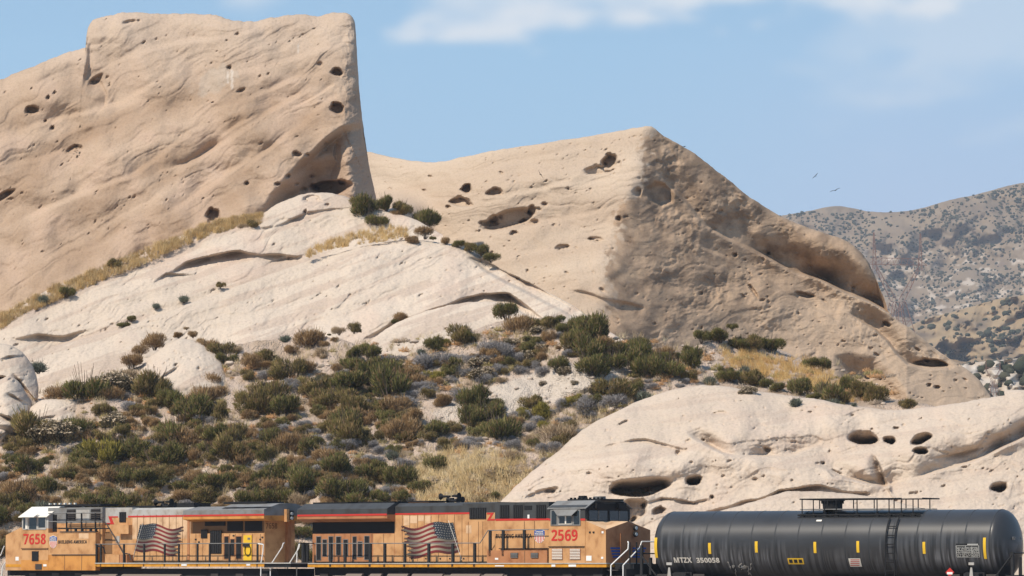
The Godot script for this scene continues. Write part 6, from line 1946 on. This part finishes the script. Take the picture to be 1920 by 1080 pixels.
func make_shrubs() -> void:
	var r := RandomNumberGenerator.new()
	r.seed = 91
	place_shrubs([[160, 751, 66, 0], [72, 697, 38, 7], [216, 732, 50, 6], [228, 716, 46, 5], [246, 692, 42, 2], [264, 664, 30, 2], [290, 652, 38, 2], [205, 750, 50, 2], [104, 749, 36, 2], [118, 776, 24, 0], [195, 781, 46, 1], [206, 802, 46, 6], [146, 817, 46, 0], [62, 832, 70, 1], [102, 830, 58, 6], [34, 846, 46, 1], [130, 856, 32, 3], [56, 892, 62, 0], [12, 902, 26, 3], [240, 747, 22, 3], [262, 756, 14, 5], [282, 748, 60, 1], [322, 768, 56, 0],
		[335, 633, 16, 2], [362, 632, 18, 2], [350, 618, 10, 5], [379, 645, 18, 2], [396, 662, 34, 2], [415, 670, 36, 1], [426, 683, 26, 0], [367, 713, 46, 7], [443, 662, 22, 5], [462, 672, 18, 2], [398, 726, 42, 2], [408, 746, 36, 2], [300, 746, 40, 1], [380, 762, 50, 2], [366, 792, 56, 0], [402, 790, 42, 1], [497, 681, 44, 1], [502, 692, 30, 2], [466, 692, 36, 2], [468, 713, 26, 1], [502, 713, 38, 3], [540, 713, 46, 1], [576, 701, 46, 2], [550, 724, 26, 3], [535, 641, 24, 7], [580, 656, 58, 2], [546, 665, 26, 2], [601, 669, 30, 5], [605, 720, 24, 7], [594, 742, 52, 1], [506, 762, 60, 1], [480, 778, 60, 1], [532, 782, 60, 0],
		[664, 623, 28, 1], [636, 626, 26, 5], [617, 629, 9, 0], [626, 641, 18, 2], [608, 672, 18, 5], [606, 650, 22, 2], [668, 674, 36, 0], [696, 674, 38, 0], [664, 703, 52, 0], [690, 707, 58, 0], [628, 698, 26, 2], [642, 704, 22, 3], [600, 716, 24, 7], [736, 682, 32, 3], [757, 677, 18, 3], [722, 717, 50, 0], [746, 722, 58, 2], [776, 727, 52, 2], [702, 728, 60, 0], [732, 754, 60, 0], [652, 738, 60, 0], [640, 758, 52, 1], [702, 772, 52, 0], [616, 764, 50, 1], [660, 778, 50, 1], [686, 792, 50, 2], [790, 666, 26, 7], [815, 658, 34, 0], [832, 651, 24, 4], [868, 642, 58, 1], [886, 644, 30, 0], [776, 703, 34, 6], [800, 692, 46, 3], [830, 682, 40, 3], [812, 716, 34, 4], [846, 716, 26, 3], [900, 692, 42, 6], [906, 717, 40, 6], [880, 682, 30, 3], [868, 702, 30, 3], [856, 752, 44, 3], [800, 746, 26, 1], [832, 762, 32, 2], [890, 772, 58, 0], [922, 768, 40, 0], [740, 777, 42, 2], [766, 766, 38, 3]], d_slope, "")
	place_shrubs([[950, 599, 38, 0], [966, 627, 46, 2], [996, 612, 28, 0], [985, 641, 26, 0], [976, 612, 20, 3], [1010, 626, 26, 6], [1030, 616, 42, 1], [1038, 610, 28, 0], [1030, 641, 32, 2], [1058, 626, 30, 0], [1012, 646, 28, 0], [1018, 657, 30, 6], [1050, 634, 16, 3], [1085, 622, 38, 0], [1090, 652, 42, 0], [1112, 642, 50, 0], [1078, 662, 42, 1], [1126, 662, 50, 2], [1150, 667, 40, 1], [1102, 682, 60, 0], [1140, 692, 60, 0], [1110, 707, 50, 0], [1176, 692, 52, 0], [1202, 682, 46, 0], [1160, 661, 22, 7], [1198, 657, 42, 0], [1045, 698, 38, 0], [1062, 705, 24, 6], [1020, 707, 38, 3], [1066, 668, 22, 3], [920, 667, 42, 3], [946, 670, 42, 3], [960, 647, 30, 6], [990, 682, 42, 6], [970, 702, 30, 3], [1002, 692, 28, 3], [936, 697, 28, 3], [906, 742, 28, 6], [938, 717, 22, 5], [1018, 724, 17, 6], [1077, 723, 14, 6], [1132, 737, 28, 4], [1150, 746, 54, 1], [1118, 737, 32, 6], [1182, 738, 32, 0],
		[24, 882, 28, 6], [86, 927, 38, 0], [40, 942, 60, 2], [18, 958, 50, 1], [80, 966, 46, 7], [142, 964, 44, 2], [126, 902, 32, 0], [108, 898, 32, 2], [190, 872, 60, 4], [164, 884, 42, 1], [152, 917, 32, 6], [200, 907, 52, 2], [226, 908, 36, 0], [266, 908, 48, 0], [168, 964, 60, 0], [216, 966, 60, 0], [256, 964, 52, 1], [286, 927, 24, 1], [312, 962, 40, 5], [230, 862, 60, 0], [256, 864, 60, 0], [292, 874, 52, 0], [312, 872, 42, 0], [332, 824, 52, 0], [320, 862, 46, 0], [356, 838, 52, 2], [396, 826, 40, 0], [421, 822, 42, 2], [441, 832, 46, 1], [371, 872, 52, 2], [430, 862, 60, 1], [400, 857, 46, 0], [452, 872, 52, 2], [338, 922, 42, 0], [361, 907, 32, 2], [406, 922, 48, 0], [380, 942, 52, 1], [346, 947, 52, 2], [436, 907, 32, 0], [460, 908, 42, 2], [477, 907, 42, 0], [506, 837, 42, 0], [508, 870, 40, 0], [536, 848, 48, 2], [571, 852, 48, 0], [541, 873, 26, 0], [567, 890, 34, 0], [591, 872, 32, 2], [521, 907, 52, 0], [505, 928, 52, 2], [571, 927, 52, 0], [466, 948, 54, 0], [522, 953, 56, 0], [560, 952, 34, 5], [563, 1012, 44, 0], [574, 984, 36, 2], [556, 1044, 44, 1], [578, 1052, 36, 0], [4, 988, 44, 0], [10, 1016, 36, 2], [-4, 1046, 44, 1]], d_slope, "")
	place_shrubs([[626, 892, 52, 0], [616, 872, 46, 2], [641, 944, 62, 0], [662, 956, 50, 0], [626, 922, 32, 4], [656, 834, 62, 1], [650, 804, 46, 0], [698, 893, 56, 0], [735, 862, 30, 7], [754, 908, 64, 0], [786, 924, 36, 0], [731, 927, 32, 7], [815, 884, 48, 0], [812, 820, 56, 0], [771, 794, 52, 2], [746, 828, 52, 2], [842, 844, 36, 1], [861, 844, 26, 2], [881, 804, 52, 0], [931, 824, 62, 0], [911, 794, 50, 0], [701, 842, 22, 3], [771, 840, 22, 2], [929, 940, 26, 0], [895, 944, 28, 5], [1000, 768, 40, 1], [1010, 787, 50, 4], [980, 784, 26, 4], [990, 812, 42, 3], [1021, 810, 28, 4], [1067, 763, 26, 4], [1081, 754, 20, 4], [1098, 768, 46, 3], [1121, 763, 32, 3], [1155, 768, 38, 3], [1206, 754, 40, 7], [953, 824, 24, 4], [1000, 833, 40, 5], [1050, 826, 58, 5], [1106, 783, 28, 3], [1121, 793, 22, 3], [960, 862, 40, 5],
		[1276, 677, 26, 0], [1300, 692, 38, 0], [1290, 667, 22, 0], [1361, 705, 26, 0], [1396, 702, 22, 7], [1290, 716, 32, 1], [1331, 722, 26, 7], [1431, 727, 28, 0], [1459, 735, 32, 0], [1498, 742, 50, 0], [1370, 718, 42, 0], [1410, 724, 42, 1], [1526, 754, 32, 0], [1551, 756, 46, 0], [1562, 768, 28, 7], [1576, 758, 42, 1], [1540, 694, 32, 0], [1520, 692, 32, 0], [1591, 734, 32, 0], [1611, 749, 42, 1], [1640, 755, 44, 1], [1699, 766, 32, 1], [1230, 690, 46, 0], [1250, 705, 50, 0], [1215, 712, 50, 0], [1240, 680, 36, 2], [1258, 670, 24, 7]], d_slope, "")
	place_shrubs([[1315, 641, 36, 0], [1351, 639, 38, 0], [1373, 619, 15, 0], [1386, 657, 32, 0], [1406, 657, 46, 1], [1441, 662, 46, 0]], func(u, v): return d_slope(u, 660.0) + 0.02 * (660.0 - v), "at the foot of the ridged rock")
	place_shrubs([[476, 426, 26, 1], [456, 428, 20, 5], [125, 556, 24, 0], [80, 568, 24, 7], [345, 566, 20, 7], [413, 539, 13, 1], [293, 578, 16, 7], [246, 602, 17, 0], [232, 612, 16, 0], [215, 502, 22, 1], [690, 406, 44, 0], [708, 420, 40, 0], [672, 392, 32, 1]], func(u, v): return d_upper(u, v) - 0.3, "on the pale shelf under the tall rock")
	place_shrubs([[724, 394, 30, 0], [738, 410, 28, 2], [761, 420, 26, 7], [756, 402, 34, 1], [801, 426, 42, 0]], func(u, v): return d_upper(700.0, 400.0) + 0.3, "in the saddle beside the tall rock's base")
	place_shrubs([[771, 456, 34, 2], [797, 445, 30, 2], [812, 449, 15, 0], [836, 457, 16, 2], [861, 465, 18, 0], [882, 471, 20, 1], [902, 478, 28, 0], [921, 490, 28, 0]], func(u, v): return d_slab(u, v) - 0.1, "along the crest of the long white slab")
	place_shrubs([[755, 604, 26, 2], [740, 608, 11, 0]], func(u, v): return d_slab(u, v) - 0.6, "in the crack below the long white slab")
	place_shrubs([[1165, 826, 26, 7], [1492, 761, 26, 7], [1403, 741, 30, 6], [1601, 763, 15, 7], [1467, 793, 15, 6]], func(u, v): return d_front(u, v) - 0.2, "on the cave rock behind the tank car")
	# give each bush a description of its own: kind, where it stands, and its turn from the left there
	var groups := {}
	for p in shrub_list:
		var zone: String = p[5] if p[5] else slope_zone(p[0], p[1])
		var key: String = KIND[p[3]] + ", " + zone
		if not groups.has(key): groups[key] = []
		groups[key].append(p)
	for key in groups:
		var g: Array = groups[key]
		g.sort_custom(func(a, b): return a[0] < b[0])
		for i in g.size():
			plant(g[i], key if g.size() == 1 else key + ", " + ordinal(i) + " from left", r)

func sparse_bush(seed_: int) -> Array:
	var r := RandomNumberGenerator.new()
	r.seed = seed_
	var V := PackedVector3Array()
	var N := PackedVector3Array()
	var C := PackedColorArray()
	for i in 170:
		var dir := Vector3(r.randfn(), absf(r.randfn()) * 0.9, r.randfn()).normalized()
		var grow := (dir + Vector3(r.randfn(), 0.8 + r.randfn(), r.randfn()) * 0.4).normalized()
		blade(V, N, C, dir * r.randf_range(0.1, 0.8), grow * r.randf_range(0.2, 0.45), grow.cross(Vector3(r.randfn(), r.randfn(), r.randfn())).normalized(), 0.07, Color(0.46, 0.37, 0.265) * r.randf_range(0.6, 1.3), Vector3(0, 0.6, 0) + dir)
	return [commit_blades(V, N, C)]

func make_brush() -> void:
	var r := RandomNumberGenerator.new()
	r.seed = 57
	var sets := [["olive_brush", "small olive green brush filling the gaps between bushes", 1, 240], ["rust_brush", "small rust brown brush filling the gaps between bushes", 2, 300], ["grey_brush", "small grey dead brush scattered between bushes", 3, 240], ["green_brush", "small dark green brush low on the hillside", 0, 110]]
	for s in sets:
		var where := []
		var tints := []
		for tries in 40000:
			if where.size() >= s[3]: break
			var u := r.randf_range(-30.0, 1300.0)
			var v := r.randf_range(620.0, 985.0)
			var den := 0.35 + 1.5 * nz.get_noise_2d(u * 0.55 + s[2] * 70.0, v * 0.9)
			if v > 800.0 and u < 640.0: den += 0.15
			if s[2] == 3: den *= clampf((u - 350.0) / 400.0, 0.15, 1.0)
			elif u > 780.0 and v > 700.0: den *= 0.30
			if v < 648.0 + absf(u - 1000.0) * 0.16 or (u > 1130.0 and v > 740.0): continue
			var q := Vector2((u - 1000.0 - (735.0 - v) * 1.2) / 115.0, (v - 733.0 + (u - 1000.0) * 0.22) / 30.0).length()
			if q < 1.35 or Vector2((u - 885.0) / 120.0, (v - 905.0) / 62.0).length() < 1.0: continue
			if Vector2((u - 335.0) / 90.0, (v - 700.0) / 55.0).length() < 1.0 or Vector2((u - 90.0) / 80.0, (v - 790.0) / 45.0).length() < 1.0: continue
			if r.randf() > den: continue
			var k := r.randf_range(0.22, 0.62)
			where.append(Transform3D(Basis(Vector3.UP, r.randf() * TAU).scaled(Vector3(k * 1.15, k, k)), at(u, v, d_slope(u, v) + 0.1)))
			tints.append(Color.WHITE * r.randf_range(0.8, 1.2))
		many(s[0], s[1], shrub_meshes(s[2], 60)[0], M.leaf, where, tints)

func tuft(seed_: int, n: int) -> ArrayMesh:
	var r := RandomNumberGenerator.new()
	r.seed = seed_
	var V := PackedVector3Array()
	var N := PackedVector3Array()
	var C := PackedColorArray()
	for i in n:
		var a := r.randf() * TAU
		var p := Vector3(cos(a), 0, sin(a)) * r.randf() * 0.35
		var dir := Vector3(r.randfn() * 0.3, 1.0, r.randfn() * 0.3) * r.randf_range(0.5, 1.0)
		blade(V, N, C, p, dir, Vector3(cos(a * 3.0), 0, sin(a * 3.0)), 0.035, Color.WHITE * r.randf_range(0.7, 1.1), Vector3(dir.x, 0.7, 0.5).normalized(), 0.1)
	return commit_blades(V, N, C)

func make_grass() -> void:
	var r := RandomNumberGenerator.new()
	r.seed = 17
	var gold := [Color(0.60, 0.37, 0.13), Color(0.66, 0.46, 0.20), Color(0.50, 0.31, 0.13)]
	var straw := [Color(0.68, 0.53, 0.28), Color(0.56, 0.42, 0.23), Color(0.74, 0.61, 0.38)]
	var where := []
	var tints := []
	var strip := [[0, 592], [60, 558], [130, 527], [200, 497], [300, 458], [400, 418], [450, 406], [490, 404]]
	for i in 3600:
		var k := r.randi() % 7
		var t := r.randf()
		var u := lerpf(strip[k][0], strip[k + 1][0], t)
		var v := lerpf(strip[k][1], strip[k + 1][1], t) + 24.0 * pow(r.randf(), 1.3) * (1.0 if u < 300.0 else 0.8) + 3.0
		var patch := nf.get_noise_2d(u * 1.8, v * 2.4)
		if patch < -0.5 + 0.25 * r.randf(): continue
		var s := r.randf_range(0.14, 0.34) + 0.35 * maxf(0.0, patch)
		where.append(Transform3D(Basis(Vector3.UP, r.randf() * TAU).scaled(Vector3(s, s * 1.2, s)), at(u, v, d_upper(u, v) - 0.15)))
		tints.append(gold[r.randi() % 3].lerp(straw[r.randi() % 3] if r.randf() < 0.7 else Color(0.30, 0.22, 0.14), r.randf() * 0.8))
	many("ledge_grass", "golden dry grass along the ledge under the tall rock", tuft(1, 16), M.leaf, where, tints)
	where = []
	tints = []
	for i in 900:
		var t := r.randf()
		var u := lerpf(575.0, 765.0, t)
		var v := lerpf(484.0, 424.0, sqrt(t)) + r.randf_range(-4.0, 26.0) * (0.4 + t * 0.6)
		if (u > 740.0 and v < 430.0) or nf.get_noise_2d(u * 2.0, v * 2.6 + 50.0) < -0.2: continue
		var s := r.randf_range(0.2, 0.45)
		where.append(Transform3D(Basis(Vector3.UP, r.randf() * TAU).scaled(Vector3(s, s, s)), at(u, v, minf(d_slab(u, v), d_upper(u, v)) - 0.2)))
		tints.append(gold[r.randi() % 3].lerp(straw[r.randi() % 3], r.randf() * 0.6))
	many("crest_grass", "golden grass patch on the crest between the two pale slabs", tuft(2, 14), M.leaf, where, tints)
	where = []
	tints = []
	for i in 20000:
		var u := r.randf_range(-30.0, 1650.0)
		var v := r.randf_range(600.0, 960.0)
		var den := 0.22 + 0.6 * clampf(nz.get_noise_2d(u * 0.7 + 99.0, v * 1.1), -0.2, 1.0)
		var field := 1.0 - Vector2((u - 885.0) / 120.0, (v - 905.0) / 62.0).length()
		if field > 0.0: den = 1.0
		var side := 1.0 - Vector2((u - 1050.0 - (830.0 - v) * 0.9) / 85.0, (v - 830.0) / 75.0).length()
		if side > 0.0: den = maxf(den, 0.7)
		var bank := 1.0 - Vector2((u - 1470.0 - (v - 690.0) * 1.2) / 85.0, (v - 690.0) / 36.0).length()
		if bank > 0.0: den = 0.95
		if u > 1180.0 and bank <= 0.0: den *= 0.5
		if u > 1230.0 and v > 765.0: continue
		if v < 600.0 + absf(u - 980.0) * 0.14: continue
		if Vector2((u - 1000.0 - (735.0 - v) * 1.2) / 115.0, (v - 733.0 + (u - 1000.0) * 0.22) / 30.0).length() < 1.25: continue
		if r.randf() > den: continue
		var s := r.randf_range(0.2, 0.55) * (1.25 if field > 0.0 else 1.0)
		where.append(Transform3D(Basis(Vector3.UP, r.randf() * TAU).scaled(Vector3(s, s, s)), at(u, v, d_slope(u, v) - 0.05)))
		var c: Color = straw[r.randi() % 3]
		if bank > 0.0: c = gold[r.randi() % 3]
		elif field > 0.0: c = c.lerp(gold[r.randi() % 3], r.randf() * 0.5)
		else: c = c.lerp(Color(0.27, 0.19, 0.125), r.randf() * 0.9)
		tints.append(c)
	for i in 1500:
		var t := r.randf()
		var u := lerpf(1365.0, 1590.0, t) + r.randf_range(-18.0, 18.0)
		var v := lerpf(668.0, 742.0, t) + r.randf_range(-22.0, 16.0)
		if nf.get_noise_2d(u * 1.8, v * 2.2) < -0.16: continue
		var s := r.randf_range(0.18, 0.45)
		where.append(Transform3D(Basis(Vector3.UP, r.randf() * TAU).scaled(Vector3(s, s, s)), at(u, v, d_slope(u, v) - 0.05)))
		tints.append(gold[r.randi() % 3])
	many("dry_grass", "pale straw grass and dry stubble over the hillside", tuft(3, 14), M.leaf, where, tints)
	# low ground cover and loose stones
	where = []
	tints = []
	for i in 6000:
		var u := r.randf_range(-30.0, 1680.0)
		var v := r.randf_range(600.0, 965.0)
		if v < 606.0 + absf(u - 980.0) * 0.14 or (u > 1230.0 and v > 760.0): continue
		var q := Vector2((u - 1000.0 - (735.0 - v) * 1.2) / 115.0, (v - 733.0 + (u - 1000.0) * 0.22) / 30.0).length()
		if q < 1.3 or r.randf() > 0.36 + 0.9 * nz.get_noise_2d(u * 0.6 + 7.0, v): continue
		var s := r.randf_range(0.10, 0.40)
		where.append(Transform3D(Basis(Vector3.UP, r.randf() * TAU).scaled(Vector3(s * 1.2, s * 0.9, s * 1.2)), at(u, v, d_slope(u, v))))
		var k := r.randf()
		tints.append(Color(0.8, 0.78, 0.82) if k < 0.35 else (Color(0.95, 0.68, 0.45) if k < 0.7 else Color(0.62, 0.62, 0.36)))
	var low := sparse_bush(41)
	many("ground_cover", "low dry twiggy ground cover between the bushes", low[0], M.leaf, where, tints)
	where = []
	tints = []
	for i in 2600:
		var u := r.randf_range(-30.0, 1680.0)
		var v := r.randf_range(610.0, 960.0)
		if v < 606.0 + absf(u - 980.0) * 0.14 or (u > 1230.0 and v > 760.0): continue
		if r.randf() > 0.35 + nz.get_noise_2d(u * 0.8 + 300.0, v * 1.2): continue
		var s := 0.04 + 0.16 * pow(r.randf(), 3.0)
		where.append(Transform3D(Basis.from_euler(Vector3(r.randf(), r.randf() * TAU, r.randf())).scaled(Vector3(s * 1.4, s * 0.9, s)), at(u, v, d_slope(u, v))))
		tints.append(Color(0.50, 0.41, 0.33) * r.randf_range(0.7, 1.15))
	many("loose_stones", "loose pale stones scattered on the hillside", scrub_blob(7), M.hill, where, tints)

func _ready() -> void:
	nz.seed = 3
	nz.noise_type = FastNoiseLite.TYPE_SIMPLEX_SMOOTH
	nz.frequency = 0.02
	nz.fractal_octaves = 3
	nf.seed = 8
	nf.noise_type = FastNoiseLite.TYPE_SIMPLEX_SMOOTH
	nf.frequency = 0.02
	nf.fractal_octaves = 4
	nw.seed = 21
	nw.noise_type = FastNoiseLite.TYPE_SIMPLEX_SMOOTH
	nw.frequency = 0.25
	nw.fractal_octaves = 5
	rng.seed = 4
	stage()
	make_materials()
	make_rocks()
	make_distance()
	make_shrubs()
	make_brush()
	make_grass()
	make_train()
